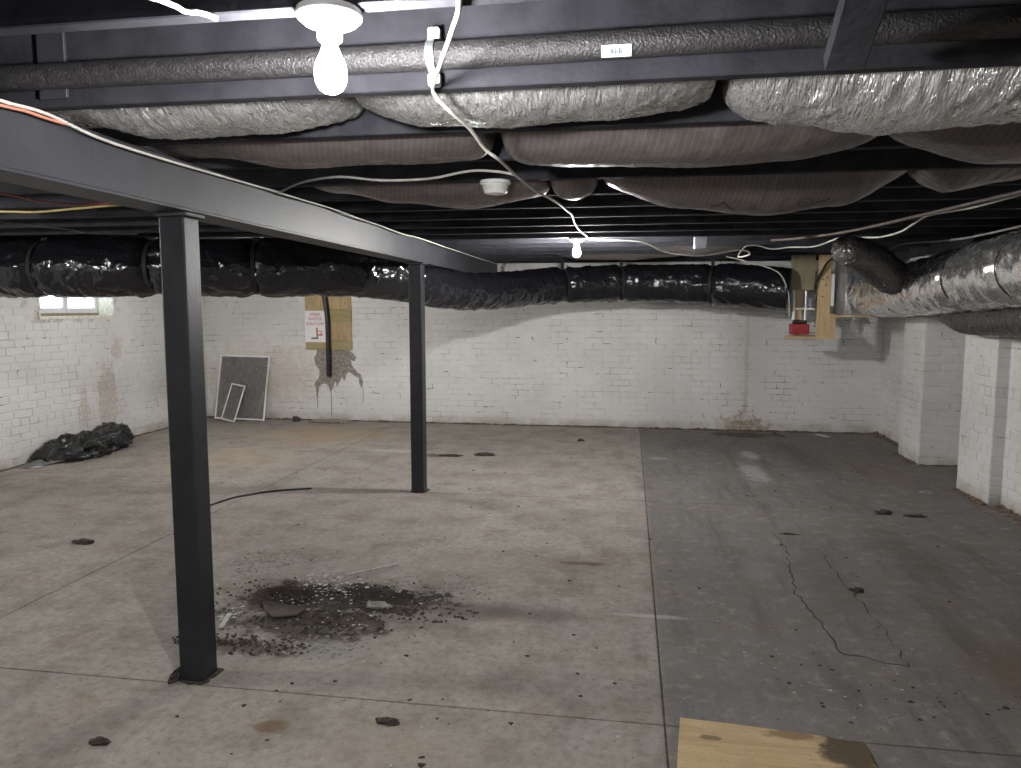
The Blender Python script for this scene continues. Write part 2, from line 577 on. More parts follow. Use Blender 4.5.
def text_mesh(body, size, align='CENTER'):
    cu = bpy.data.curves.new('lettering', 'FONT')
    cu.body = body
    cu.size = size
    cu.align_x = align
    cu.resolution_u = 2
    ob = bpy.data.objects.new('lettering', cu)
    COL.objects.link(ob)
    bpy.context.view_layer.update()
    dg = bpy.context.evaluated_depsgraph_get()
    me = bpy.data.meshes.new_from_object(ob.evaluated_get(dg))
    bpy.data.objects.remove(ob)
    return me


# ================================================================== THE SETTING
# ---- floor: slabs with recessed joints
floor = MB().box(XL - 0.4, XR + 0.4, YF - 0.3, YB + 0.3, -0.22, -0.101).build('floor', 'joint_dirt')
tag(floor, kind='structure')


def rubble_height(x, y):
    """the broken spot beside the near post"""
    d = math.hypot((x + 1.55) / 0.75, (y - 3.45) / 0.48)
    h = 0.0
    if d < 1.25:
        k = max(0.0, 1 - d / 1.25)
        h += k * (0.012 * abs(nz(x * 9, y * 9)) + 0.012 * abs(nz(x * 23, y * 23, 3)) + 0.006 * nz(x * 50, y * 50, 5))
        for cx, cy, rx, ry, dep in ((-1.73, 3.5, 0.17, 0.10, 0.075), (-1.28, 3.55, 0.26, 0.09, 0.022), (-1.45, 3.22, 0.28, 0.09, 0.014)):
            q = math.hypot((x - cx) / rx, (y - cy) / ry) + 0.45 * nz(x * 11, y * 11, 7)
            if q < 1.0:
                h -= dep * (1 - q) ** 0.5
    return h


def slab(x0, x1, y0, y1, fine=False):
    g = 0.0045
    x0, x1, y0, y1 = x0 + g, x1 - g, y0 + g, y1 - g
    step = 0.022 if fine else 0.25
    nx, ny = max(2, int((x1 - x0) / step)), max(2, int((y1 - y0) / step))
    v, f = [], []
    for j in range(ny + 1):
        for i in range(nx + 1):
            x, y = x0 + (x1 - x0) * i / nx, y0 + (y1 - y0) * j / ny
            z = 0.0
            edge = i in (0, nx) or j in (0, ny)
            if fine and not edge:
                z = rubble_height(x, y)
            v.append((x, y, z))
    idx = lambda i, j: j * (nx + 1) + i
    for j in range(ny):
        for i in range(nx):
            f.append((idx(i, j), idx(i + 1, j), idx(i + 1, j + 1), idx(i, j + 1)))
    ring = [idx(i, 0) for i in range(nx)] + [idx(nx, j) for j in range(ny)] + [idx(i, ny) for i in range(nx, 0, -1)] + [idx(0, j) for j in range(ny, 0, -1)]
    b = len(v)
    n = len(ring)
    for k in ring:
        v.append((v[k][0], v[k][1], v[k][2]))
    for k in ring:
        v.append((v[k][0], v[k][1], -0.10))
    for k in range(n):
        k2 = (k + 1) % n
        f.append((b + k, b + n + k, b + n + k2, b + k2))
    me = bpy.data.meshes.new('slab')
    me.from_pydata(v, [], f)
    me.polygons.foreach_set('use_smooth', [i < nx * ny for i in range(len(f))])
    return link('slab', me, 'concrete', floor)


CX = [XL - 0.3, -3.0, 0.15, XR + 0.3]
CY = [YF - 0.2, -0.55, 2.59, 5.75, 8.9, YB + 0.2]
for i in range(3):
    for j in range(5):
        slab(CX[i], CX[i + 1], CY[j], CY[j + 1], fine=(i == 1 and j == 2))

for x in CX[1:-1]:
    MB().box(x - 0.0044, x + 0.0044, CY[0], CY[-1], -0.10, -0.006).build('joint_filler', 'joint_dirt', floor)
for y in CY[1:-1]:
    for xa, xb in zip(CX, CX[1:]):
        MB().box(xa + 0.0046, xb - 0.0046, y - 0.0044, y + 0.0044, -0.10, -0.006).build('joint_filler', 'joint_dirt', floor)

# patched trench in the right-hand slab
outline = []
path_l = [(0.98, 5.05), (1.00, 4.75), (0.93, 4.25), (0.90, 3.95), (0.93, 3.6), (0.95, 3.28)]
path_r = [(1.18, 3.20), (1.20, 3.55), (1.19, 3.9), (1.17, 4.3), (1.19, 4.7), (1.15, 5.08)]


def rough_loop(pts, amp, sub=14, seed=0.0):
    out = []
    n = len(pts)
    for i in range(n):
        a, b = Vector(pts[i]), Vector(pts[(i + 1) % n])
        for k in range(sub):
            p = a.lerp(b, k / sub)
            d = (b - a).normalized()
            w = amp * nz(p.x * 14 + seed, p.y * 14, seed)
            out.append((p.x - d.y * w, p.y + d.x * w))
    return out


loop = rough_loop(path_l + path_r, 0.022)
c0 = Vector((sum(p[0] for p in loop) / len(loop), sum(p[1] for p in loop) / len(loop)))
grow = [(c0.x + (p[0] - c0.x) * (1.05 + 0.05 * nz(p[1] * 3.0, p[0] * 9.0)), c0.y + (p[1] - c0.y) * 1.004) for p in loop]
MB().prism(grow, lambda a, b, d: (a, b, -0.004 + d), 0.0055).build('trench_edge', 'soil', floor)
MB().prism(loop, lambda a, b, d: (a, b, -0.004 + d), 0.008).build('trench_patch', 'concrete', floor)

# ---- ceiling deck and joists
ceiling = MB().box(XL - 0.4, XR + 0.4, YF - 0.3, YB + 0.3, ZC, ZC + 0.1).build('ceiling', 'deck_paint')
tag(ceiling, kind='structure')
jm = None
for y in JOIST_Y:
    if jm is None:
        jo = MB().box(XL + 0.012, 2.655, -0.02, 0.02, ZJ, ZC - 0.001).build('joist', 'ceiling_paint', ceiling, bevel=0.003)
        jm = jo.data
        jo.location.y = y
    else:
        jo = link('joist', jm, None, ceiling)
        jo.location.y = y
# ledger at the back wall
MB().box(XL + 0.012, 2.655, YB - 0.055, YB - 0.012, ZJ + 0.02, ZC - 0.002).build('ledger', 'ceiling_paint', ceiling, bevel=0.003)
MB().box(2.66, 2.70, YF + 0.01, YB - 0.06, ZJ - 0.06, ZC - 0.002).build('dark_cover_board', 'ceiling_paint', ceiling, bevel=0.003)  # dark board added to cover the pale wall past the joist ends
# diagonal bridging between two joists, in front of the insulated pipe
A, B = Vector((0.452, 1.745, 2.045)), Vector((0.434, 1.40, 2.205))
dv = (B - A)
ln = dv.length
zax = dv.normalized()
xax = Vector((1, 0, 0))
yax = zax.cross(xax).normalized()
mt = Matrix((xax, yax, zax)).transposed().to_4x4()
mt.translation = A
MB().box(-0.042, 0.042, -0.018, 0.018, -0.03, ln, mt).build('bridging', 'ceiling_paint', ceiling, bevel=0.003)
for cx in (-1.565,):
    MB().box(cx - 0.042, cx + 0.042, 1.868, 1.8795, ZJ + 0.02, ZC - 0.004).build('cleat', 'girder_paint', ceiling, bevel=0.002)

# ---- brick walls
BL, BH, JT = 0.215, 0.066, 0.009
BRICK_CACHE = {}


def brick_mesh(mat, variant, L):
    key = (mat, variant, round(L, 3))
    if key in BRICK_CACHE:
        return BRICK_CACHE[key]
    rnd = random.Random(variant * 31 + int(L * 1000))
    h, d, c = BH, 0.0038 + 0.0016 * rnd.random(), 0.0042
    j = lambda a: (rnd.random() - 0.5) * a
    back = [(-L / 2, -0.004, 0), (L / 2, -0.004, 0), (L / 2, -0.004, h), (-L / 2, -0.004, h)]
    mid = [(x + j(.004), d * 0.35, z + j(.004)) for x, _, z in back]
    fr = [(x + (c if x < 0 else -c) + j(.005), d + j(.0018), z + (c if z == 0 else -c) + j(.004)) for x, _, z in back]
    me = bpy.data.meshes.new('brick')
    f = [(11, 10, 9, 8)]
    for a in (0, 4):
        for k in range(4):
            k2 = (k + 1) % 4
            f.append((a + k2, a + k, a + 4 + k, a + 4 + k2))
    me.from_pydata(back + mid + fr, [], f)
    bm = bmesh.new()
    bm.from_mesh(me)
    bmesh.ops.recalc_face_normals(bm, faces=bm.faces)
    bm.to_mesh(me)
    bm.free()
    # normals must look into the room (+y)
    if me.polygons[0].normal.y < 0:
        me.flip_normals()
    me.materials.append(M[mat])
    BRICK_CACHE[key] = me
    return me


def lay_bricks(parent, O, ang, L, z0, z1, holes=(), limit=300, visible=lambda p: True, seed=1):
    """courses of bricks along u = (cos ang, sin ang) from O; faces turn to u rotated +90 degrees"""
    rnd = random.Random(seed)
    u = Vector((math.cos(ang), math.sin(ang), 0))
    O = Vector(O)
    items = []
    row, z = 0, z0
    while z + BH < z1:
        header = row % 6 == 5
        unit = (BL - JT) / 2 + 0.0 if header else BL
        s = 0.0
        first = (unit / 2) if row % 2 else unit
        if rnd.random() < 0.2:
            first *= 0.8
        ln_ = first
        while s < L - 0.03:
            ln_ = min(ln_, L - s)
            if L - s - ln_ < 0.05:
                ln_ = L - s
            a, b = s, s + ln_
            ok = True
            for (h0, h1, hz0, hz1) in holes:
                if b > h0 and a < h1 and z + BH > hz0 and z < hz1:
                    ok = False
            if ok and ln_ > 0.035:
                c = O + u * ((a + b) / 2) + Vector((0, 0, z + (rnd.random() - 0.5) * 0.003))
                items.append((c, ln_ - JT * 0.5, rnd.randrange(5), (rnd.random() - 0.5) * 0.008))
            s += ln_ + JT * 0.5
            ln_ = unit
        row += 1
        z += BH + JT
    eye = Vector((0, 0, 1.5))
    order = sorted(range(len(items)), key=lambda i: (0 if visible(items[i][0]) else 1, (items[i][0] - eye).length))
    single = set(order[:limit])
    vv, ff = [], []
    for i, (c, l, var, tw) in enumerate(items):
        l = round(l / 0.01) * 0.01
        me = brick_mesh('white_brick', var, l)
        mtx = Matrix.Translation(c) @ Matrix.Rotation(ang, 4, 'Z') @ Matrix.Rotation(tw, 4, 'Y')
        if i in single and visible(c):
            o = bpy.data.objects.new('brick', me)
            COL.objects.link(o)
            o.parent = parent
            o.matrix_local = mtx
        else:
            b = len(vv)
            vv += [mtx @ q.co for q in me.vertices]
            ff += [tuple(b + k for k in p.vertices) for p in me.polygons]
    if vv:
        me = bpy.data.meshes.new('brickwork')
        me.from_pydata([tuple(p) for p in vv], [], ff)
        o = link('brickwork', me, 'white_brick', parent)
        o['kind'] = 'stuff'


PI = math.pi
# window openings in the left wall: (y0, y1), z from 1.385 to 1.93
WZ0, WZ1, WT = 1.385, 1.93, 0.26
WINS = [(6.46, 7.56), (2.15, 3.25), (-1.75, -0.65)]


def wall_left():
    b = MB()
    x0, x1 = XL - WT, XL
    b.box(x0, x1, YF - 0.3, YB + 0.3, -0.1, WZ0)
    b.box(x0, x1, YF - 0.3, YB + 0.3, WZ1, ZC)
    ys = [YF - 0.3]
    for a, c in sorted(WINS):
        ys += [a, c]
    ys.append(YB + 0.3)
    for i in range(0, len(ys), 2):
        b.box(x0, x1, ys[i], ys[i + 1], WZ0, WZ1)
    o = b.build('wall_left', 'white_mortar')
    tag(o, kind='structure')
    # u runs towards -Y from the far corner
    holes = [(YB - c, YB - a, WZ0, WZ1) for a, c in WINS]
    lay_bricks(o, (XL, YB, 0.004), -PI / 2, YB - 3.4, 0.004, ZJ - 0.02, holes, 300, lambda p: p.y > 5.7 and p.z < 1.62, 3)
    return o


wl = wall_left()
wb = MB().box(XL, XR, YB, YB + 0.28, -0.1, ZC).build('wall_back', 'white_mortar')
tag(wb, kind='structure')
lay_bricks(wb, (XR, YB, 0.004), PI, XR - XL, 0.004, ZJ - 0.06, (), 300,
           lambda p: p.z < 1.58 and not (p.x < -3.55 and p.x > -4.3 and p.z > 0.9), 5)
wr = MB().box(XR, XR + 0.3, 8.05, YB, -0.1, ZC).box(3.12, XR + 0.3, 6.3, 7.6, -0.1, ZC).box(2.81, XR + 0.3, YF - 0.3, 6.02, -0.1, ZC).build('wall_right', 'white_mortar')
tag(wr, kind='structure')
lay_bricks(wr, (XR, 8.05, 0.004), PI / 2, YB - 8.05, 0.004, ZJ - 0.06, (), 200, lambda p: p.z < 1.7, 7)
lay_bricks(wr, (2.81, 3.2, 0.004), PI / 2, 6.02 - 3.2, 0.004, ZJ - 0.06, (), 100, lambda p: p.z < 1.6 and p.y > 5.0, 8)
wf = MB().box(XL, XR, YF - 0.28, YF, -0.1, ZC).build('wall_front', 'white_mortar')
tag(wf, kind='structure')

for (px, y0, y1, back, label, sd) in (
        (2.76, 7.52, 8.05, 3.25, 'white painted brick pier in the far right corner, behind the nearer pier', 11),
        (2.72, 6.02, 6.57, 3.25, 'white painted brick pier nearest the camera, at the right edge', 12)):
    o = MB().box(px, back, y0, y1, -0.1, ZC).build('brick_pier', 'white_mortar')
    tag(o, label, 'brick pier', 'brick piers along the right wall', 'structure')
    lay_bricks(o, (px, y0, 0.004), PI / 2, y1 - y0, 0.004, ZJ - 0.06, (), 140, lambda p: p.z < 1.6, sd)
    lay_bricks(o, (px, y0, 0.004), 0.0 + PI * 0, 0.01, 0.004, 0.01, (), 0, lambda p: False, sd)
    # the face that looks to the camera (-Y): u runs towards -X
    lay_bricks(o, (px + (0.36 if px > 2.74 else 0.10), y0, 0.004), PI, 0.36 if px > 2.74 else 0.10, 0.004, ZJ - 0.06, (), 140, lambda p: p.z < 1.6, sd + 20)

# ---- windows
for wi, (a, c) in enumerate(WINS):
    w = empty('window_%d' % (wi + 1), (XL - 0.15, (a + c) / 2, WZ0))
    tag(w, kind='structure')
    off = -w.location
    def wpart(name, mat, boxes, parent=w, bev=0.003):
        m = MB()
        for bb in boxes:
            m.box(bb[0] + off.x, bb[1] + off.x, bb[2] + off.y, bb[3] + off.y, bb[4] + off.z, bb[5] + off.z)
        return m.build(name, mat, parent, bevel=bev)
    xo, xi = XL - WT + 0.02, XL - 0.03
    wpart('sill', 'window_paint', [(xo, XL + 0.014, a, c, WZ0, WZ0 + 0.032)])
    wpart('jamb', 'window_paint', [(xo, XL + 0.006, c - 0.03, c, WZ0 + 0.032, WZ1)])
    wpart('jamb', 'window_paint', [(xo, XL + 0.006, a, a + 0.03, WZ0 + 0.032, WZ1)])
    wpart('head', 'window_paint', [(xo, XL + 0.006, a + 0.03, c - 0.03, WZ1 - 0.03, WZ1)])
    wpart('bottom_rail', 'window_wood', [(xo + 0.005, xo + 0.06, a + 0.03, c - 0.03, WZ0 + 0.032, WZ0 + 0.06)])
    mid = 7.06 - 6.46 + a
    xs0, xs1 = xo + 0.01, xo + 0.045
    for s0, s1 in ((a + 0.03, mid), (mid, c - 0.03)):
        fz0, fz1, t = WZ0 + 0.06, WZ1 - 0.03, 0.035
        sash = wpart('sash', 'window_vinyl', [(xs0, xs1, s0, s1, fz0, fz0 + t + 0.02), (xs0, xs1, s0, s1, fz1 - t, fz1),
                                              (xs0, xs1, s0, s0 + t, fz0 + t + 0.02, fz1 - t), (xs0, xs1, s1 - t, s1, fz0 + t + 0.02, fz1 - t)])
        wpart('pane', 'window_glass', [(xs0 + 0.012, xs0 + 0.016, s0 + t, s1 - t, fz0 + t + 0.02, fz1 - t)], sash, 0)
    # daylight enters here: sampling portal for the sky
    ld = bpy.data.lights.new('window_portal', 'AREA')
    ld.shape = 'RECTANGLE'
    ld.size = WZ1 - WZ0
    ld.size_y = c - a
    ld.cycles.is_portal = True
    lo = bpy.data.objects.new('window_portal', ld)
    COL.objects.link(lo)
    lo.location = (XL - WT - 0.02, (a + c) / 2, (WZ0 + WZ1) / 2)
    lo.rotation_euler = (0, -PI / 2, 0)

# ---- the flaked patch of bare render on the back wall under the boards
patch = [(-4.10, 0.96), (-3.68, 0.96), (-3.60, 0.90), (-3.56, 0.86), (-3.58, 0.80), (-3.64, 0.82), (-3.62, 0.74), (-3.55, 0.66), (-3.50, 0.62),
         (-3.47, 0.52), (-3.49, 0.44), (-3.52, 0.50), (-3.53, 0.58), (-3.60, 0.62), (-3.66, 0.66), (-3.70, 0.62), (-3.73, 0.54), (-3.76, 0.60),
         (-3.80, 0.52), (-3.83, 0.46), (-3.86, 0.54), (-3.89, 0.43), (-3.93, 0.39), (-3.95, 0.46), (-3.99, 0.50), (-4.06, 0.48), (-4.09, 0.44), (-4.105, 0.30),
         (-4.11, 0.06), (-4.12, 0.30), (-4.135, 0.46), (-4.16, 0.48), (-4.13, 0.52), (-4.08, 0.58), (-4.07, 0.68), (-4.13, 0.74), (-4.14, 0.84), (-4.11, 0.90)]
MB().prism(rough_loop(patch, 0.006, 3, 3.0), lambda a, b, d: (a, YB - 0.002 - d, b), 0.011).build('bare_render_patch', 'cement_render', wb)
MB().prism([(-3.925, 0.42), (-3.915, 0.42), (-3.912, 0.06), (-3.922, 0.06)], lambda a, b, d: (a, YB - 0.002 - d, b), 0.008).build('drip_stain', 'cement_render', wb)
MB().prism([(-3.475, 0.46), (-3.468, 0.46), (-3.468, 0.25), (-3.473, 0.25)], lambda a, b, d: (a, YB - 0.002 - d, b), 0.008).build('drip_stain', 'cement_render', wb)


# ---- dirt gathered along the foot of the walls
def dirt_strip(name, p0, p1, into, label, seed, w=0.07, h=0.02):
    a, b = Vector(p0), Vector(p1)
    n = int((b - a).length / 0.025)
    v, f = [], []
    prof = ((0.0, 1.0), (0.35, 0.75), (0.7, 0.3), (1.0, -0.06))
    for i in range(n + 1):
        p = a.lerp(b, i / n)
        k = 0.45 + 0.9 * abs(nz(i * 0.11, seed)) + 0.5 * nz(i * 0.45, seed + 9)
        k = max(0.12, k)
        for q, (dw, dh) in enumerate(prof):
            r = 1 + 0.35 * nz(i * 0.8, q * 1.7 + seed)
            v.append((p.x + into[0] * dw * w * k * r, p.y + into[1] * dw * w * k * r, max(-0.002, dh * h * k * r)))
    m = len(prof)
    for i in range(n):
        for q in range(m - 1):
            f.append((i * m + q, i * m + q + 1, (i + 1) * m + q + 1, (i + 1) * m + q))
    me = bpy.data.meshes.new(name)
    me.from_pydata(v, [], f)
    o = link(name, me, 'soil_brown')
    tag(o, label, 'dirt', None, 'stuff')


dirt_strip('dirt_ridge', (XL, YB - 0.008, 0), (XR, YB - 0.008, 0), (0, -1), 'brown dirt gathered along the foot of the back wall', 1.3)
dirt_strip('dirt_ridge', (XL + 0.008, 3.5, 0), (XL + 0.008, YB, 0), (1, 0), 'brown dirt gathered along the foot of the left wall', 4.7, 0.05, 0.015)
dirt_strip('dirt_ridge', (XR - 0.008, 8.05, 0), (XR - 0.008, YB, 0), (-1, 0), 'brown dirt in the far right corner along the wall foot', 6.1, 0.10, 0.03)
dirt_strip('dirt_ridge', (2.752, 7.52, 0), (2.752, 8.05, 0), (-1, 0), 'brown dirt along the side of the farther brick pier', 8.3, 0.07, 0.02)
dirt_strip('dirt_ridge', (2.76, 7.512, 0), (3.12, 7.512, 0), (0, -1), 'brown dirt along the front of the farther brick pier', 9.3, 0.10, 0.02)
dirt_strip('dirt_ridge', (2.712, 6.02, 0), (2.712, 6.57, 0), (-1, 0), 'brown dirt along the side of the nearer brick pier', 10.3, 0.12, 0.03)
dirt_strip('dirt_ridge', (2.80, 4.0, 0), (2.80, 6.0, 0), (-1, 0), 'brown dirt along the foot of the near right wall', 12.3, 0.15, 0.03)

# ================================================================== STRUCTURE ON POSTS
GX0, GX1 = -1.765, -1.65
g = MB()
g.box(GX0 + 0.035, GX1, YF + 0.02, 9.28, 1.862, ZJ - 0.003)
gd = empty('steel_girder', (-1.71, 4.0, 1.86))
off = -gd.location
mbw = MB().box(GX0 + off.x, GX1 + off.x, YF + 0.02 + off.y, 9.28 + off.y, 0.012, ZJ - 0.003 + off.z)
mbw.build('web', 'girder_paint', gd, bevel=0.004)
MB().box(GX0 - 0.02 + off.x, GX1 + 0.018 + off.x, YF + 0.02 + off.y, 9.28 + off.y, 0.0, 0.0115).build('bottom_flange', 'girder_paint', gd, bevel=0.002)
tag(gd, 'dark grey girder running from the upper left to the back wall', 'girder')

for (x0, x1, y0, y1, label) in ((-1.767, -1.664, 2.603, 2.706, 'near dark grey square steel post standing beside the broken floor'),
                                (-1.737, -1.632, 5.725, 5.83, 'far dark grey square steel post standing mid floor under the girder')):
    cx, cy = (x0 + x1) / 2, (y0 + y1) / 2
    p = empty('support_post', (cx, cy, 0))
    hw = (x1 - x0) / 2
    MB().box(-hw, hw, -hw, hw, 0.0, 1.845).build('shaft', 'post_paint', p, bevel=0.006, segs=2)
    MB().box(-hw - 0.012, hw + 0.02, -hw - 0.012, hw + 0.012, 1.8455, 1.8595).build('cap_plate', 'girder_paint', p, bevel=0.002)
    m = MB()
    rr = random.Random(5)
    n = 26
    poly = []
    for k in range(n):
        a = 2 * PI * k / n
        q = (hw + 0.004 + 0.018 * rr.random()) / max(abs(math.cos(a)), abs(math.sin(a)))
        poly.append((q * math.cos(a), q * math.sin(a)))
    m.prism(poly, lambda a, b, d: (a, b, d), 0.006).build('grout_collar', 'soil', p)
    tag(p, label, 'post', 'steel posts under the girder')

# ================================================================== CEILING THINGS
# ---- foil insulation sagging between the joists
def insulation(Yc, half, prof, mat, label, seed, crease=0.010, ztop=2.13):
    X0, X1 = prof[0][0], prof[-1][0]
    nu, nv = int((X1 - X0) / (0.006 if crease > 0.0085 else 0.012)), 40

    def surf(x, t, wrinkle=True):
        """t 0..1 from the near joist to the far joist along the sagging underside"""
        d = min(x - X0, X1 - x)
        e = 1.0 if d > 0.09 else math.sqrt(max(0.0, 1 - (1 - d / 0.09) ** 2))
        zb = lerp_table(prof, x)
        s = 2 * t - 1
        k = (1 - abs(s) ** 3.2)
        y = Yc + s * half * (0.72 + 0.28 * e)
        z = ztop - (ztop - zb) * k * (0.55 + 0.45 * e)
        if wrinkle:
            edge = 0.35 + 0.65 * abs(s)
            z += crease * edge * (ridge(x * 16 + s * 3, s * 2.2, seed) * 0.6 + nz(x * 45, s * 5, seed + 2) * 0.45)
            y += crease * 0.5 * nz(x * 30, s * 4, seed + 5)
            if crease > 0.0085:
                front = max(0.0, -s) ** 1.5
                w = x * 48 + s * 9 + 2.5 * nz(x * 6, s * 2, seed)
                z += crease * 0.55 * front * ridge(w * 0.7, s * 1.2, seed + 11)
            z += 0.006 * nz(x * 4, s * 1.5, seed + 8)
        return Vector((x, y, min(z, ztop + 0.02)))
    v, f = [], []
    for i in range(nu + 1):
        x = X0 + (X1 - X0) * i / nu
        for j in range(nv + 1):
            v.append(surf(x, j / nv))
    for i in range(nu):
        for j in range(nv):
            a = i * (nv + 1) + j
            f.append((a, a + 1, a + nv + 2, a + nv + 1))
    # top sheet
    b = len(v)
    for i in range(nu + 1):
        x = X0 + (X1 - X0) * i / nu
        v.append(Vector((x, v[i * (nv + 1)].y, ztop + 0.03)))
        v.append(Vector((x, v[i * (nv + 1) + nv].y, ztop + 0.03)))
    for i in range(nu):
        f.append((b + 2 * i, b + 2 * i + 2, b + 2 * i + 3, b + 2 * i + 1))
        f.append((i * (nv + 1), (i + 1) * (nv + 1), b + 2 * i + 2, b + 2 * i))
        f.append((i * (nv + 1) + nv, b + 2 * i + 1, b + 2 * i + 3, (i + 1) * (nv + 1) + nv))
    for i in (0, nu):
        f.append(tuple([i * (nv + 1) + j for j in range(nv + 1)] + [b + 2 * i + 1, b + 2 * i]))
    me = bpy.data.meshes.new('foil_insulation')
    me.from_pydata([tuple(p) for p in v], [], f)
    bm = bmesh.new()
    bm.from_mesh(me)
    bmesh.ops.recalc_face_normals(bm, faces=bm.faces)
    bm.to_mesh(me)
    bm.free()
    me.polygons.foreach_set('use_smooth', [True] * len(me.polygons))
    o = link('foil_insulation', me, mat)
    tag(o, label, 'insulation', 'foil insulation sagging between the joists')
    return o, surf


R1, R2, R3 = 2.13, 2.58, 3.475
insulation(R1, 0.20, [(-1.95, 2.10), (-1.72, 2.07), (-1.45, 2.022), (-1.1, 2.026), (-0.82, 2.065)], 'foil_silver', 'shiny silver insulation in the nearest bay, left piece behind the near bulb', 1.1, 0.014)
insulation(R1, 0.20, [(-0.79, 2.075), (-0.6, 2.032), (-0.37, 2.020), (-0.1, 2.028), (0.217, 2.06)], 'foil_silver', 'shiny silver insulation in the nearest bay, middle piece crossed by white cable', 2.1, 0.010)
insulation(R1, 0.20, [(0.252, 2.03), (0.40, 1.995), (0.64, 1.958), (0.95, 1.978), (1.3, 2.03), (1.7, 2.07)], 'foil_silver', 'crinkled silver insulation in the nearest bay, right piece by the diagonal brace', 3.1, 0.016)
insulation(R2, 0.19, [(-1.95, 2.10), (-1.6, 2.06), (-1.18, 2.008), (-0.8, 2.010), (-0.485, 2.020)], 'foil_dusty', 'dusty brown-grey foil insulation in the second bay, left piece near the girder', 4.1, 0.006)
insulation(R2, 0.19, [(-0.432, 2.00), (-0.2, 1.985), (0.19, 1.968), (0.5, 1.982), (0.78, 2.02)], 'foil_dusty', 'dusty brown-grey foil insulation in the second bay, long middle piece', 5.1, 0.006)
insulation(R2, 0.19, [(0.82, 2.03), (1.135, 1.95), (1.6, 1.965), (2.0, 2.04)], 'foil_dusty', 'dusty brown-grey foil insulation in the second bay, piece at the right edge', 6.1, 0.006)
insulation(R3, 0.19, [(-1.6, 2.10), (-1.42, 2.06), (-1.1, 2.0), (-0.75, 1.968), (-0.375, 2.02)], 'foil_dusty', 'dark foil insulation in the third bay, behind the smoke detector', 7.1, 0.006)
insulation(R3, 0.19, [(-0.365, 2.01), (-0.33, 2.0), (-0.255, 1.997), (-0.19, 2.008), (-0.155, 2.02)], 'foil_dusty', 'short scrap of dark foil insulation in the third bay', 8.1, 0.008)
i3, surf3 = insulation(R3, 0.19, [(-0.128, 2.05), (0.2, 1.95), (0.6, 1.910), (0.9, 1.945), (1.157, 2.05)], 'foil_dusty', 'dark foil insulation in the third bay with printed marks, hanging lowest', 9.1, 0.007)
insulation(R3, 0.19, [(1.2, 2.04), (1.338, 1.995), (1.55, 2.03), (1.75, 2.07)], 'foil_dusty', 'dark torn foil insulation in the third bay, right end near wires', 10.1, 0.012)
insulation(7.10, 0.19, [(0.12, 2.09), (0.3, 2.03), (0.62, 1.975), (0.9, 2.02), (1.08, 2.07)], 'foil_dusty', 'small dark foil insulation far back behind the junction box', 11.1, 0.008)
insulation(8.00, 0.17, [(-0.9, 2.08), (-0.5, 2.01), (0.0, 2.0), (0.4, 2.03), (0.7, 2.08)], 'foil_dusty', 'dark foil insulation far back just above the black duct', 12.1, 0.008)


def print_mark(body, size, x, t, parent, surf):
    me = text_mesh(body, size)
    for q in me.vertices:
        p = surf(x + q.co.x, t - q.co.y / 0.42, True)
        q.co = p + Vector((0, -0.0015, -0.003))
    return link('printed_mark', me, 'print_ink', parent)


for bdy, sz, x, t in (('UL', 0.019, 0.735, 0.27), ('G', 0.034, 0.52, 0.29)):
    print_mark(bdy, sz, x, t, i3, surf3)
# ring round the first mark
m = MB()
nseg = 28
for k in range(nseg):
    a0 = 2 * PI * k / nseg
    for rr in (0.026, 0.031):
        p = surf3(0.735 + rr * math.cos(a0), 0.27 - (0.006 + rr * 0.72 * math.sin(a0)) / 0.42) + Vector((0, -0.0015, -0.003))
        m.v.append(p)
for k in range(nseg):
    k2 = (k + 1) % nseg
    m.f.append((2 * k, 2 * k + 1, 2 * k2 + 1, 2 * k2))
m.build('printed_ring', 'print_ink', i3)


def print_strokes(name, strokes, w):
    q = MB()
    for pts in strokes:
        for (x0, t0), (x1, t1) in zip(pts, pts[1:]):
            n = 6
            b = len(q.v)
            for k in range(n + 1):
                x, t = x0 + (x1 - x0) * k / n, t0 + (t1 - t0) * k / n
                for sx, st_ in ((-1, -1), (1, 1)):
                    dx = sx * w * (abs(t1 - t0) * 0.42) / max(1e-6, math.hypot(x1 - x0, (t1 - t0) * 0.42))
                    dt = st_ * w / 0.42 * abs(x1 - x0) / max(1e-6, math.hypot(x1 - x0, (t1 - t0) * 0.42))
                    q.v.append(surf3(x + dx, t + (dt if (x1 - x0) * (t1 - t0) <= 0 else -dt)) + Vector((0, -0.0015, -0.003)))
            for k in range(n):
                q.f.append((b + 2 * k, b + 2 * k + 1, b + 2 * k + 3, b + 2 * k + 2))
    q.build(name, 'print_ink', i3)


print_strokes('printed_triangle', [[(0.345, 0.37), (0.395, 0.24), (0.445, 0.37)]], 0.005)
print_strokes('printed_line', [[(0.775, 0.27), (0.835, 0.25)]], 0.003)
print_strokes('printed_arc', [[(0.605, 0.34), (0.65, 0.31), (0.695, 0.32)]], 0.002)

# ---- foam covered pipe along the first joist
pz = [(-3.2, 1.838, 2.118), (-1.7, 1.838, 2.118), (-0.5, 1.838, 2.116), (0.3, 1.838, 2.122), (1.0, 1.838, 2.120), (2.6, 1.838, 2.120)]
ip = empty('insulated_pipe', (0, 1.838, 2.12))
off = -ip.location
pp = [Vector(p) + off for p in spline(pz, 0.05)]
MB().tube(pp, 0.0325, 24).build('foam_sleeve', 'pipe_foam', ip, smooth=True)
tag(ip, 'black foam covered pipe running along the nearest joist', 'pipe')
st = MB()
for k in range(9):
    a = PI + 0.35 + 0.9 * k / 8
    for xx in (-0.075, -0.005):
        st.v.append(Vector((xx, 0.0345 * math.cos(a), 0.0345 * math.sin(a))))
for k in range(8):
    st.f.append((2 * k, 2 * k + 1, 2 * k + 3, 2 * k + 2))
stk = st.build('sticker', 'sticker_white', ip)
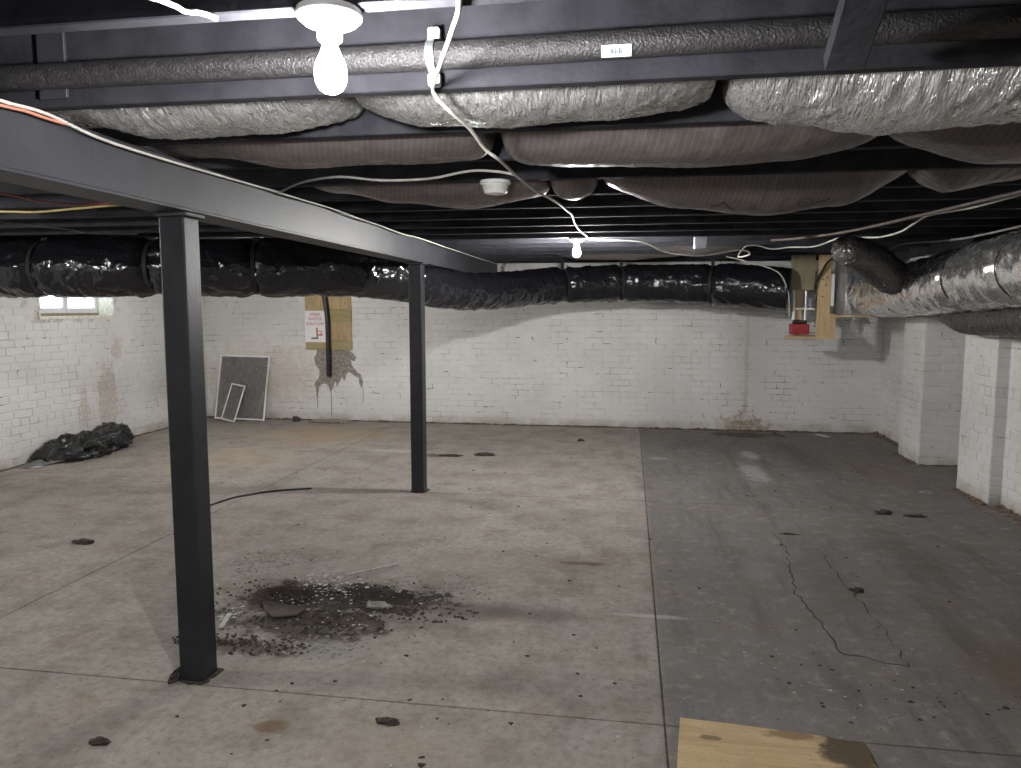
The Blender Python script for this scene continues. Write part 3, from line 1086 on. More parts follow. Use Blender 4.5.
stk.data.flip_normals() if stk.data.polygons[0].normal.y > 0 else None
bar = MB()
for k in range(6):
    x0 = -0.052 + k * 0.0045
    a0, a1 = PI + 0.55, PI + 0.95
    b = len(bar.v)
    for a in (a0, (a0 + a1) / 2, a1):
        for xx in (x0, x0 + (0.0016 if k % 2 else 0.003)):
            bar.v.append(Vector((xx, 0.0352 * math.cos(a), 0.0352 * math.sin(a))))
    bar.f += [(b, b + 1, b + 3, b + 2), (b + 2, b + 3, b + 5, b + 4)]
b = len(bar.v)
for a in (PI + 1.08, PI + 1.12):
    for xx in (-0.072, -0.008):
        bar.v.append(Vector((xx, 0.0352 * math.cos(a), 0.0352 * math.sin(a))))
bar.f.append((b, b + 1, b + 3, b + 2))
bar.build('barcode', 'sticker_ink', stk)
cl = MB()
ring = [Vector((-0.488, 0.037 * math.cos(a), -0.004 + 0.037 * math.sin(a))) for a in [PI / 2 + 2 * PI * k / 24 for k in range(13)]]
for p in ring:
    for dx in (-0.010, 0.010):
        cl.v.append(p + Vector((dx, 0, 0)))
        cl.v.append(p * 1 + Vector((dx, (p.y) * 0.05, 0)))
for k in range(12):
    b = 4 * k
    cl.f += [(b, b + 2, b + 6, b + 4), (b + 1, b + 5, b + 7, b + 3)]
clamp = cl.build('pipe_clamp', 'galvanized', ip)
for dz in (0.052, -0.056):
    MB().box(-0.503, -0.473, 0.005, 0.030, dz - 0.016, dz + 0.016).build('clamp_tab', 'white_plastic', clamp, bevel=0.004)


# ---- lampholders with bare bulbs
def lampholder(x, y, glow, label, z=ZJ):
    e = empty('bulb_lampholder', (x, y, z))
    MB().lathe([(0.040, -0.001), (0.060, -0.001), (0.0615, -0.008), (0.060, -0.014), (0.048, -0.024), (0.030, -0.030), (0.020, -0.031)], seg=40).build('base', 'porcelain', e, smooth=True)
    MB().lathe([(0.024, -0.028), (0.0235, -0.050), (0.021, -0.054), (0.015, -0.054)], seg=28).build('socket', 'porcelain', e, smooth=True)
    prof = [(0.0135, -0.0545), (0.0145, -0.066), (0.019, -0.078), (0.026, -0.092), (0.0295, -0.106), (0.030, -0.118), (0.0275, -0.131), (0.021, -0.142), (0.012, -0.148), (0.004, -0.150)]
    MB().lathe(prof, seg=28).build('bulb', glow, e, smooth='all')
    tag(e, label, 'light bulb', 'bare bulbs in porcelain lampholders')


lampholder(-0.560, 1.368, 'bulb_glow_near', 'lit bare bulb in a white lampholder near the camera, upper left')
lampholder(-0.42, 5.95, 'bulb_glow_far', 'small lit bare bulb in a lampholder far back above the black duct')
lampholder(-3.6, 6.85, 'bulb_glow_duct', 'lit bare bulb in a lampholder hidden behind the black duct')
lampholder(-4.7, 2.35, 'bulb_glow_left', 'lit bare bulb in a lampholder left of the girder, outside the view')
lampholder(-0.3, -1.70, 'bulb_glow_added_rear', 'added unseen bare bulb in a lampholder behind the camera')  # unseen, added to brighten the near floor

# ---- smoke detector
e = empty('smoke_detector', (-0.585, 3.24, ZJ))
MB().lathe([(0.05, -0.001), (0.066, -0.001), (0.068, -0.006), (0.066, -0.014), (0.060, -0.017)], seg=40).build('mounting_plate', 'white_plastic', e, smooth=True)
MB().lathe([(0.058, -0.016), (0.056, -0.030), (0.050, -0.050), (0.046, -0.055), (0.030, -0.058), (0.004, -0.0585)], seg=40).build('cover', 'white_plastic', e, smooth=True)
MB().lathe([(0.008, -0.0585), (0.008, -0.061), (0.002, -0.0615)], c=(0.018, -0.01, 0), seg=14).build('test_button', 'cable_grey', e, smooth=True)
tag(e, 'round white smoke detector under the joists, mid ceiling', 'smoke detector')

# ---- junction box
e = empty('junction_box', (0.53, 5.93, 1.99))
MB().box(-0.05, 0.05, -0.02, 0.018, -0.04, 0.058).build('box', 'box_blue', e, bevel=0.004)
MB().box(-0.046, 0.046, -0.024, -0.0203, -0.036, 0.054).build('cover_plate', 'galvanized', e, bevel=0.002)
for dx in (-0.025, 0.025):
    MB().lathe([(0.004, 0), (0.004, 0.004), (0.001, 0.005)], c=(dx, -0.028, 0.007), seg=8).build('screw', 'galvanized', e)
tag(e, 'small blue-grey electrical junction box under the far joists', 'junction box')

# ---- cables
cable('white_cable', [(-0.28, 1.10, 2.043), (-0.305, 1.334, 2.043), (-0.36, 1.50, 2.044), (-0.43, 1.68, 2.041), (-0.497, 1.872, 2.042), (-0.470, 1.905, 2.008), (-0.442, 2.06, 1.990), (-0.428, 2.20, 1.965),
                      (-0.40, 2.29, 1.950), (-0.390, 2.63, 1.953), (-0.368, 2.99, 1.958), (-0.343, 3.10, 1.957), (-0.323, 3.457, 1.972), (-0.33, 3.863, 2.0), (-0.328, 4.236, 2.02), (-0.353, 4.822, 2.035), (-0.350, 5.261, 2.036), (-0.327, 5.80, 2.040), (-0.365, 5.935, 2.043)],
      0.0052, 'cable_white', 'white cable running across the joists from the pipe clamp to the far bulb', 'cable')
cable('white_cable', [(-1.25, 1.02, 2.044), (-0.95, 1.17, 2.046), (-0.835, 1.26, 2.045), (-0.818, 1.312, 2.043), (-0.800, 1.320, 2.044), (-0.788, 1.338, 2.045), (-0.782, 1.360, 2.0455)], 0.005, 'cable_white',
      'short loop of white cable hanging at the top edge left of the near bulb')
cable('white_cable', [(-1.6, 1.3, 2.06), (-1.625, 1.55, 2.045), (-1.622, 1.75, 2.036), (-1.62, 1.90, 2.041), (-1.625, 2.117, 2.022), (-1.62, 2.36, 2.018), (-1.62, 2.592, 2.021), (-1.615, 3.035, 2.028), (-1.61, 3.30, 2.034)],
      0.005, 'cable_white', 'white cable along the upper edge of the girder at the left')
cable('grey_cable', [(-1.612, 3.30, 2.036), (-1.45, 3.10, 2.030), (-1.302, 2.934, 2.020), (-1.112, 2.79, 2.005), (-0.946, 2.775, 1.985), (-0.753, 2.77, 1.985), (-0.583, 2.72, 2.0), (-0.46, 2.68, 1.985), (-0.40, 2.64, 1.965)],
      0.005, 'cable_grey', 'grey cable curving from the girder along the second insulation row')
cable('grey_cable', [(-1.606, 3.28, 2.030), (-1.60, 3.52, 2.030), (-1.615, 3.90, 2.040), (-1.60, 4.3, 2.030), (-1.622, 4.72, 2.036), (-1.61, 5.2, 2.026), (-1.622, 5.66, 2.040), (-1.60, 6.4, 2.030), (-1.62, 7.05, 2.036), (-1.60, 7.9, 2.028), (-1.62, 8.9, 2.04)],
      0.0045, 'cable_white', 'thin pale cable stapled along the girder top towards the back wall')
cable('orange_cable', [(-1.62, 1.5, 2.018), (-1.615, 1.748, 2.022), (-1.622, 1.83, 2.030), (-1.62, 1.90, 2.028), (-1.63, 2.02, 2.034)], 0.0045, 'cable_orange', 'short orange cable on the girder at the left edge')
cable('yellow_cable', [(-3.9, 3.64, 2.035), (-3.388, 3.605, 2.022), (-3.15, 3.585, 2.012), (-2.9, 3.57, 2.022), (-2.714, 3.556, 2.030), (-2.4, 3.54, 2.042)], 0.0065, 'cable_yellow', 'yellow cable under the joists left of the near post')
cable('red_cable', [(-3.1, 2.8, 2.042), (-2.914, 3.11, 2.034), (-2.89, 3.30, 2.026), (-2.80, 3.43, 2.022), (-2.713, 3.518, 2.036), (-2.4, 3.50, 2.042)], 0.0045, 'cable_red', 'thin red cable above the yellow cable left of the near post')
cable('grey_cable', [(-4.0, 3.9, 2.04), (-3.86, 4.105, 2.03), (-3.76, 4.47, 2.028), (-3.735, 4.8, 2.025), (-3.6, 5.05, 2.043)], 0.004, 'cable_grey', 'thin grey cable over the black duct at the far left')
cable('white_cable', [(-0.33, 5.98, 2.043), (0.073, 6.0, 2.022), (0.277, 6.2, 1.955), (0.567, 6.32, 1.928), (0.905, 6.5, 1.983), (0.994, 6.55, 1.952), (0.904, 6.60, 1.932), (0.966, 6.65, 2.020), (1.073, 6.7, 2.035), (1.206, 6.75, 2.007),
                      (1.354, 6.75, 2.020), (1.524, 6.6, 2.014), (1.597, 6.0, 2.040), (1.676, 5.85, 2.018), (1.754, 5.7, 2.003), (1.786, 5.4, 2.008), (1.772, 5.1, 2.035), (1.721, 4.75, 2.040), (1.766, 4.5, 2.036), (1.784, 4.3, 2.030), (1.813, 4.1, 2.035), (1.851, 3.9, 2.043)],
      0.0068, 'cable_white', 'long looping white cable at the right running over the plywood board')
cable('copper_pipe', [(1.10, 6.2, 2.034), (1.276, 6.0, 2.030), (1.50, 5.6, 2.034), (1.66, 4.75, 2.037), (1.76, 4.0, 2.037), (1.85, 3.4, 2.037)], 0.010, 'copper', 'slim dull copper pipe beside the looping white cable', 'pipe')
cable('grey_cable', [(2.02, 6.35, 1.970), (2.06, 6.30, 1.985), (2.127, 6.2, 1.998), (2.229, 5.9, 1.985), (2.307, 5.6, 1.985), (2.387, 5.1, 2.005), (2.45, 4.6, 2.03)], 0.0075, 'cable_grey', 'grey cable lying above the silver duct at the right')
cable('white_cable', [(1.683, 8.29, 1.40), (1.672, 8.25, 1.52), (1.635, 8.2, 1.69), (1.516, 8.12, 1.872), (1.217, 8.08, 1.975), (1.0, 8.18, 2.043)], 0.006, 'cable_white', 'pale cable dropping from the joists to the red box')
cable('black_strap', [(2.13, 8.22, 2.045), (2.06, 8.30, 1.99), (2.0, 8.34, 1.87), (1.955, 8.355, 1.76), (1.95, 8.36, 1.70)], 0.013, 'strap_black', 'black strap running diagonally across the wooden stud', 'strap')
cable('black_cable', [(-3.135, 5.06, 0.007), (-3.10, 5.22, 0.007), (-3.067, 5.332, 0.007), (-2.96, 5.47, 0.007), (-2.84, 5.58, 0.008), (-2.588, 5.70, 0.007)], 0.0075, 'cable_black', 'thin black cable lying on the floor between the two posts')


# ================================================================== DUCTS
def duct(name, path, radius, mat, label, cat, straps=(), hang=True, seg=44, step=0.016, wr=0.02, seed=0.0, flat=1.0, helix=0.0, strap_mat='strap_black', ztop=ZJ):
    pts = spline(path, step)
    n = len(pts)
    # arc length
    s = [0.0]
    for a, b in zip(pts, pts[1:]):
        s.append(s[-1] + (b - a).length)
    tot = s[-1]
    frames = []
    up = Vector((0, 0, 1))
    for i, p in enumerate(pts):
        t = (pts[min(i + 1, n - 1)] - pts[max(i - 1, 0)]).normalized()
        side = t.cross(up).normalized()
        frames.append((p, t, side, side.cross(t).normalized()))
    key = [Vector(p) for p in path]
    ks = []
    for q in key:
        j = min(range(n), key=lambda i: (pts[i] - q).length)
        ks.append(s[j])
    rt = list(zip(ks, radius))
    st_s = []
    for q in straps:
        j = min(range(n), key=lambda i: abs((pts[i].x if q[0] == 'x' else pts[i].y) - q[1]))
        st_s.append((s[j], j))
    root = empty(name, tuple(pts[n // 2]))
    off = -Vector(pts[n // 2])
    v, f = [], []

    def rad(si, a, wrinkle=True):
        r = lerp_table(rt, si)
        for ss, _ in st_s:
            r *= 1 - 0.17 * math.exp(-((si - ss) / 0.05) ** 2)
        if wrinkle:
            near = max([math.exp(-((si - ss) / 0.20) ** 2) for ss, _ in st_s] + [0.0])
            ca, sa = math.cos(a), math.sin(a)
            r += wr * (0.35 + 0.65 * near) * ridge(ca * 5 + seed, sa * 5, si * 2.2) * 0.35
            r += wr * 0.55 * ridge(ca * 2.2 + si * 1.5, sa * 2.2 + si * 3.0, si * 5.0 + seed) * 0.6
            r += wr * 0.16 * ridge(ca * 6, sa * 6 + seed, si * 13)
            if helix:
                r += helix * math.sin(si * 2 * PI / 0.045 + a)
        return r
    for i, (p, t, sd, q) in enumerate(frames):
        for k in range(seg):
            a = 2 * PI * k / seg
            r = rad(s[i], a)
            v.append(p + off + sd * (math.cos(a) * r) + q * (math.sin(a) * r * flat))
    for i in range(n - 1):
        for k in range(seg):
            k2 = (k + 1) % seg
            f.append((i * seg + k, i * seg + k2, (i + 1) * seg + k2, (i + 1) * seg + k))
    f.append(tuple(range(seg))[::-1])
    f.append(tuple((n - 1) * seg + k for k in range(seg)))
    me = bpy.data.meshes.new('sleeve')
    me.from_pydata([tuple(p) for p in v], [], f)
    bm = bmesh.new()
    bm.from_mesh(me)
    bmesh.ops.recalc_face_normals(bm, faces=bm.faces)
    bm.to_mesh(me)
    bm.free()
    me.polygons.foreach_set('use_smooth', [True] * len(me.polygons))
    link('sleeve', me, mat, root)
    for ss, j in st_s:
        p, t, sd, q = frames[j]
        m = MB()
        ns = 32
        r0 = max(rad(ss, 2 * PI * k / ns) for k in range(ns)) + 0.003
        for k in range(ns):
            a = 2 * PI * k / ns
            d = sd * math.cos(a) + q * math.sin(a) * flat
            for w in (-0.014, 0.014):
                m.v.append(p + off + d * r0 + t * w)
        for k in range(ns):
            k2 = (k + 1) % ns
            m.f.append((2 * k, 2 * k + 1, 2 * k2 + 1, 2 * k2))
        if hang:
            top = p + off + q * (r0 * flat - 0.004)
            z1 = ztop - 0.002 + off.z
            if z1 > top.z + 0.01:
                m.box(-0.02, 0.02, -0.003, 0.003, 0, z1 - top.z, Matrix.Translation(top) @ Matrix.Rotation(math.atan2(t.y, t.x), 4, 'Z'))
        so = m.build('strap', strap_mat, root)
        sm = so.modifiers.new('thickness', 'SOLIDIFY')
        sm.thickness = 0.002
    tag(root, label, cat)
    return root


duct('black_flexible_duct',
     [(-5.62, 5.10, 1.812), (-4.918, 5.20, 1.814), (-4.429, 5.25, 1.813), (-3.635, 5.35, 1.817), (-2.902, 5.55, 1.816), (-2.335, 5.85, 1.815), (-1.987, 6.30, 1.765), (-1.665, 7.0, 1.668), (-1.36, 7.7, 1.680), (-0.788, 8.45, 1.757), (0.227, 8.70, 1.782), (1.202, 8.55, 1.745), (1.70, 8.40, 1.693)],
     [0.215, 0.215, 0.212, 0.208, 0.208, 0.205, 0.19, 0.168, 0.175, 0.185, 0.195, 0.215, 0.215],
     'black_film', 'long wrinkled black plastic wrapped duct along the back of the room', 'duct',
     straps=(('x', -4.55), ('x', -3.66), ('x', -2.93), ('x', -0.75), ('x', -0.10), ('x', 0.90)), wr=0.042, seed=1.0)

sd_ = duct('silver_duct', [(2.43, 3.6, 1.80), (2.43, 4.4, 1.775), (2.44, 5.2, 1.745), (2.45, 6.08, 1.706), (2.46, 6.9, 1.672), (2.46, 7.55, 1.640), (2.42, 8.02, 1.635)],
           [0.225, 0.225, 0.225, 0.225, 0.222, 0.215, 0.205], 'foil_duct', 'shiny silver foil wrapped duct with black straps along the right wall', 'duct',
           straps=(('y', 4.2), ('y', 5.03), ('y', 5.86)), wr=0.034, seed=4.0)
duct('dark_foil_duct', [(2.56, 3.8, 1.45), (2.56, 4.6, 1.44), (2.565, 5.47, 1.425), (2.57, 5.95, 1.41), (2.57, 6.25, 1.415), (2.56, 6.48, 1.46)], [0.105, 0.105, 0.105, 0.105, 0.10, 0.085], 'foil_dark',
     'dark foil duct sagging beneath the silver duct at the right', 'duct', wr=0.022, seed=8.0, seg=36)
duct('black_flexible_duct', [(1.58, 5.88, 1.925), (1.70, 6.04, 1.918), (1.83, 6.22, 1.885), (2.0, 6.47, 1.825), (2.17, 6.72, 1.765), (2.30, 6.92, 1.72)], [0.105, 0.115, 0.125, 0.135, 0.135, 0.11], 'foil_dark',
     'short dark flexible duct branch above the end of the silver duct', 'duct', wr=0.020, seed=12.0, seg=36, helix=0.003)

# sheet metal plenum the silver duct starts from
e = empty('duct_plenum', (2.32, 8.3, 1.40))
off = -e.location
for nm, mt_, bx in (('box', 'sheet_metal', (2.18, 2.60, 8.06, 8.50, 1.425, 2.04)),
                    ('seam_tape', 'foil_duct', (2.175, 2.235, 8.052, 8.0595, 1.425, 2.03)), ('seam_tape', 'foil_duct', (2.50, 2.56, 8.052, 8.0595, 1.425, 2.03)),
                    ('bottom_board', 'stud_pine', (2.10, 2.66, 8.03, 8.55, 1.405, 1.4245))):
    MB().box(bx[0] + off.x, bx[1] + off.x, bx[2] + off.y, bx[3] + off.y, bx[4] + off.z, bx[5] + off.z).build(nm, mt_, e, bevel=0.003)
tag(e, 'grey sheet metal duct box with foil taped seams beside the wooden stud', 'duct box')

# ================================================================== WOOD MOUNT AND WATER PIPES, RIGHT BACK
e = empty('wood_mount', (1.9, 8.42, 1.16))
off = -e.location
def part(nm, mt_, bx, par=None, bev=0.003):
    return MB().box(bx[0] + off.x, bx[1] + off.x, bx[2] + off.y, bx[3] + off.y, bx[4] + off.z, bx[5] + off.z).build(nm, mt_, par or e, bevel=bev)
part('plywood_panel', 'plywood_old', (1.70, 1.95, 8.375, 8.393, 1.69, 2.14))
part('backing_stud', 'stud_pine', (1.785, 1.845, 8.47, 8.51, 1.205, 2.14))
part('stud', 'stud_pine', (1.985, 2.115, 8.375, 8.415, 1.165, 2.14))
part('stud_block', 'stud_pine', (2.02, 2.165, 8.335, 8.374, 1.165, 1.435))
part('white_strip', 'white_plastic', (2.118, 2.150, 8.375, 8.395, 1.52, 1.86))
part('shelf', 'stud_pine', (1.70, 2.16, 8.416, 8.60, 1.165, 1.20))
for k, (x, z) in enumerate(((2.03, 1.80), (2.07, 1.82), (2.06, 1.74), (2.03, 1.62))):
    MB().tube([Vector((x, 8.3745, z)) + off, Vector((x, 8.371, z)) + off], 0.009, 8).build('screw', 'print_ink', e)
tag(e, 'pale wooden stud with a weathered plywood panel hung in front of the back wall', 'wood mount')

e = empty('water_pipe_assembly', (1.79, 8.3, 1.2))
off = -e.location
V = lambda *p: Vector(p) + off
MB().tube([V(1.755, 8.43, 1.36), V(1.755, 8.43, 1.69), V(1.755, 8.44, 2.0)], 0.015, 12).build('white_pipe', 'white_plastic', e, smooth=True)
MB().tube([V(1.875, 8.43, 1.36), V(1.875, 8.43, 1.52)], 0.013, 12).build('white_pipe', 'white_plastic', e, smooth=True)
MB().tube([V(1.875, 8.43, 1.52), V(1.875, 8.43, 1.72), V(1.875, 8.44, 1.9)], 0.012, 12).build('metal_hose', 'galvanized', e, smooth=True)
MB().tube([V(1.755, 8.43, 1.49), V(1.97, 8.43, 1.49)], 0.012, 12).build('cross_pipe', 'white_plastic', e, smooth=True)
MB().box(1.905 + off.x, 1.935 + off.x, 8.42 + off.y, 8.45 + off.y, 1.505 + off.z, 1.60 + off.z).build('valve_body', 'box_blue', e, bevel=0.006)
rb = MB().box(1.715 + off.x, 1.905 + off.x, 8.33 + off.y, 8.46 + off.y, 1.215 + off.z, 1.33 + off.z).build('red_box', 'red_plastic', e, bevel=0.012, segs=2)
MB().box(1.745 + off.x, 1.805 + off.x, 8.37 + off.y, 8.45 + off.y, 1.331 + off.z, 1.375 + off.z).build('black_cap', 'black_pipe', rb, bevel=0.006)
MB().box(1.825 + off.x, 1.885 + off.x, 8.37 + off.y, 8.45 + off.y, 1.331 + off.z, 1.368 + off.z).build('black_cap', 'black_pipe', rb, bevel=0.006)
tag(e, 'white water pipes with a red box below the plywood panel', 'water pipes')

# ================================================================== MAIN SHUT-OFF BOARDS ON THE BACK WALL
e = empty('mounting_boards', (-3.92, YB - 0.01, 0.95))
off = -e.location
yb = YB - 0.0085
for nm, mt_, z0, z1, t in (('board', 'board_osb', 1.475, 1.80, 0.012), ('board', 'board_green', 1.318, 1.473, 0.022), ('board', 'board_osb', 1.068, 1.316, 0.012), ('board', 'board_green', 0.947, 1.066, 0.022)):
    MB().box(-4.25 + off.x, -3.605 + off.x, yb - t + off.y, yb + off.y, z0 + off.z, z1 + off.z).build(nm, mt_, e, bevel=0.003)
tag(e, 'yellowish wooden boards fixed to the back wall behind the warning sign', 'boards')

e = empty('shutoff_sign', (-4.09, yb - 0.025, 1.05))
off = -e.location
MB().box(-0.16, 0.16, -0.004, 0.0, 0.0, 0.415).build('panel', 'sign_white', e, bevel=0.001)
for body, z, sz in (('MAIN', 0.345, 0.062), ('WATER', 0.285, 0.062), ('SHUT-OFF', 0.222, 0.060)):
    me = text_mesh(body, sz)
    for q in me.vertices:
        q.co = Vector((q.co.x * 0.92 - 0.012, -0.0055, q.co.y + z))
    link('lettering', me, 'sign_red', e)
MB().box(-0.002, 0.018, -0.006, -0.0045, 0.102, 0.188).box(0.018, 0.085, -0.006, -0.0045, 0.086, 0.104).box(0.060, 0.072, -0.006, -0.0045, 0.104, 0.150).box(0.018, 0.060, -0.006, -0.0045, 0.142, 0.150).build('valve_symbol', 'sign_red', e)
MB().box(0.0, 0.022, -0.006, -0.0045, 0.04, 0.100).box(-0.075, 0.0, -0.006, -0.0045, 0.04, 0.062).build('pipe_symbol', 'sign_grey', e)
tag(e, 'white sign with red letters and a valve symbol on the wooden boards', 'sign')

cable('water_main_pipe', [(-3.985, 9.258, 1.80), (-3.950, 9.258, 1.64), (-3.922, 9.258, 1.40), (-3.916, 9.258, 1.15), (-3.918, 9.26, 0.90), (-3.922, 9.27, 0.60)], 0.032, 'black_pipe',
      'black vertical water pipe in front of the wooden boards on the back wall', 'pipe', seg=14)


# ================================================================== WINDOW SCREENS
def screen(w, h, t, loc, lean, yaw, roll, label, bar=0.018):
    e = empty('window_screen', loc)
    e.rotation_euler = (-lean, 0, yaw)
    rm = Matrix.Rotation(roll, 4, 'Y')
    MB().box(-w / 2, w / 2, -t / 2, t / 2, 0, bar, rm).box(-w / 2, w / 2, -t / 2, t / 2, h - bar, h, rm) \
        .box(-w / 2, -w / 2 + bar, -t / 2, t / 2, bar, h - bar, rm).box(w / 2 - bar, w / 2, -t / 2, t / 2, bar, h - bar, rm).build('frame', 'screen_frame', e, bevel=0.002)
    MB().box(-w / 2 + bar, w / 2 - bar, -0.001, 0.001, bar, h - bar, rm).build('mesh_cloth', 'screen_cloth', e)
    tag(e, label, 'window screen', 'window screens leaning on the back wall')


screen(0.71, 0.87, 0.014, (-5.13, 9.10, 0.014), math.radians(13.0), 0.02, 0.02, 'large white framed window screen leaning on the back wall in the left corner', 0.02)
screen(0.26, 0.50, 0.012, (-5.20, 8.93, 0.022), math.radians(19), -0.32, 0.10, 'small narrow white framed screen leaning in front of the large screen', 0.018)


# ================================================================== BAG BY THE LEFT WALL
def bag():
    Y0, Y1 = 6.20, 7.42
    ht = [(0, .07), (.08, .17), (.22, .225), (.36, .235), (.48, .205), (.58, .20), (.72, .255), (.84, .235), (.95, .15), (1, .04)]
    wt = [(0, .10), (.15, .19), (.35, .225), (.6, .205), (.8, .175), (.95, .11), (1, .05)]
    nu, nv = 190, 90
    v, f = [], []
    for i in range(nu + 1):
        t = i / nu
        y = Y0 + (Y1 - Y0) * t
        h, w = lerp_table(ht, t), lerp_table(wt, t)
        cx = XL + 0.045 + w
        for j in range(nv):
            a = 2 * PI * j / nv
            ca, sa = math.cos(a), math.sin(a)
            r = 1.0
            q = Vector((ca * 1.3, sa * 1.3, t * 3.0))
            r += 0.30 * ridge(q.x * 1.2 + t * 4, q.y * 1.2, q.z * 2.2) + 0.17 * ridge(q.x * 2.2 + 5, q.y * 2.2 - t * 7, q.z * 3.4)
            r += 0.03 * ridge(q.x * 6, q.y * 6 + t * 14, q.z * 7) - 0.18
            x = cx + ca * w * r
            z = h * 0.46 + sa * h * 0.54 * r
            v.append((max(x, XL + 0.022), y + 0.03 * nz(ca * 2, sa * 2, t * 6), max(z, 0.002)))
    for i in range(nu):
        for j in range(nv):
            j2 = (j + 1) % nv
            f.append((i * nv + j, i * nv + j2, (i + 1) * nv + j2, (i + 1) * nv + j))
    f.append(tuple(range(nv))[::-1])
    f.append(tuple(nu * nv + j for j in range(nv)))
    me = bpy.data.meshes.new('plastic_sheet')
    me.from_pydata(v, [], f)
    bm = bmesh.new()
    bm.from_mesh(me)
    bmesh.ops.recalc_face_normals(bm, faces=bm.faces)
    bm.to_mesh(me)
    bm.free()
    me.polygons.foreach_set('use_smooth', [True] * len(me.polygons))
    try:
        me.set_sharp_from_angle(angle=0.9)
    except Exception:
        pass
    root = empty('plastic_bag', (-5.47, 6.8, 0))
    o = link('crumpled_film', me, 'bag_film', root)
    o.location = (5.47, -6.8, 0)
    # grey cloth tail at the near end
    v, f = [], []
    for i in range(25):
        t = i / 24
        for j in range(25):
            s = j / 24
            x = XL + 0.03 + 0.30 * s * (0.45 + 0.55 * t)
            y = 6.02 + 0.30 * t
            z = 0.004 + 0.13 * t * t * math.sin(PI * min(1, s * 0.9 + 0.05)) + 0.012 * abs(nz(x * 14, y * 14)) * (0.3 + t)
            v.append((x + 5.47, y - 6.8, z))
    for i in range(24):
        for j in range(24):
            a = i * 25 + j
            f.append((a, a + 1, a + 26, a + 25))
    me2 = bpy.data.meshes.new('grey_tail')
    me2.from_pydata(v, [], f)
    me2.polygons.foreach_set('use_smooth', [True] * len(me2.polygons))
    t_ = link('grey_tail', me2, 'rag_grey', root)
    t_.modifiers.new('thickness', 'SOLIDIFY').thickness = 0.004
    tag(root, 'crumpled black plastic bag lying on the floor against the left wall', 'bag')


bag()

# ================================================================== PLYWOOD SHEET, NEAR RIGHT
m = MB()
poly = [(0.205, 2.615), (0.40, 2.603), (0.60, 2.582), (0.70, 2.575), (0.725, 2.565), (0.82, 2.548), (0.815, 2.30), (0.80, 1.70), (0.17, 1.72), (0.165, 2.2)]
m.prism(poly, lambda a, b, d: (a, b, 0.003 + d), 0.018)
ply = m.build('plywood_sheet', 'plywood_floor', None, bevel=0.0015)
tag(ply, 'yellowish plywood sheet with a dark rotten corner lying on the floor', 'plywood')


# ================================================================== SMALL DEBRIS
def lump_mesh(name, rx, ry, rz, seed, sub=3):
    bm = bmesh.new()
    bmesh.ops.create_icosphere(bm, subdivisions=sub, radius=1.0)
    for q in bm.verts:
        p = q.co.copy()
        k = 1 + 0.42 * nz(p.x * 1.6 + seed, p.y * 1.6, p.z * 1.6) + 0.25 * nz(p.x * 4, p.y * 4 + seed, p.z * 4)
        q.co = Vector((p.x * rx * k, p.y * ry * k, max(0.0, (p.z + 0.25) * rz * k)))
    me = bpy.data.meshes.new(name)
    bm.to_mesh(me)
    bm.free()
    return me


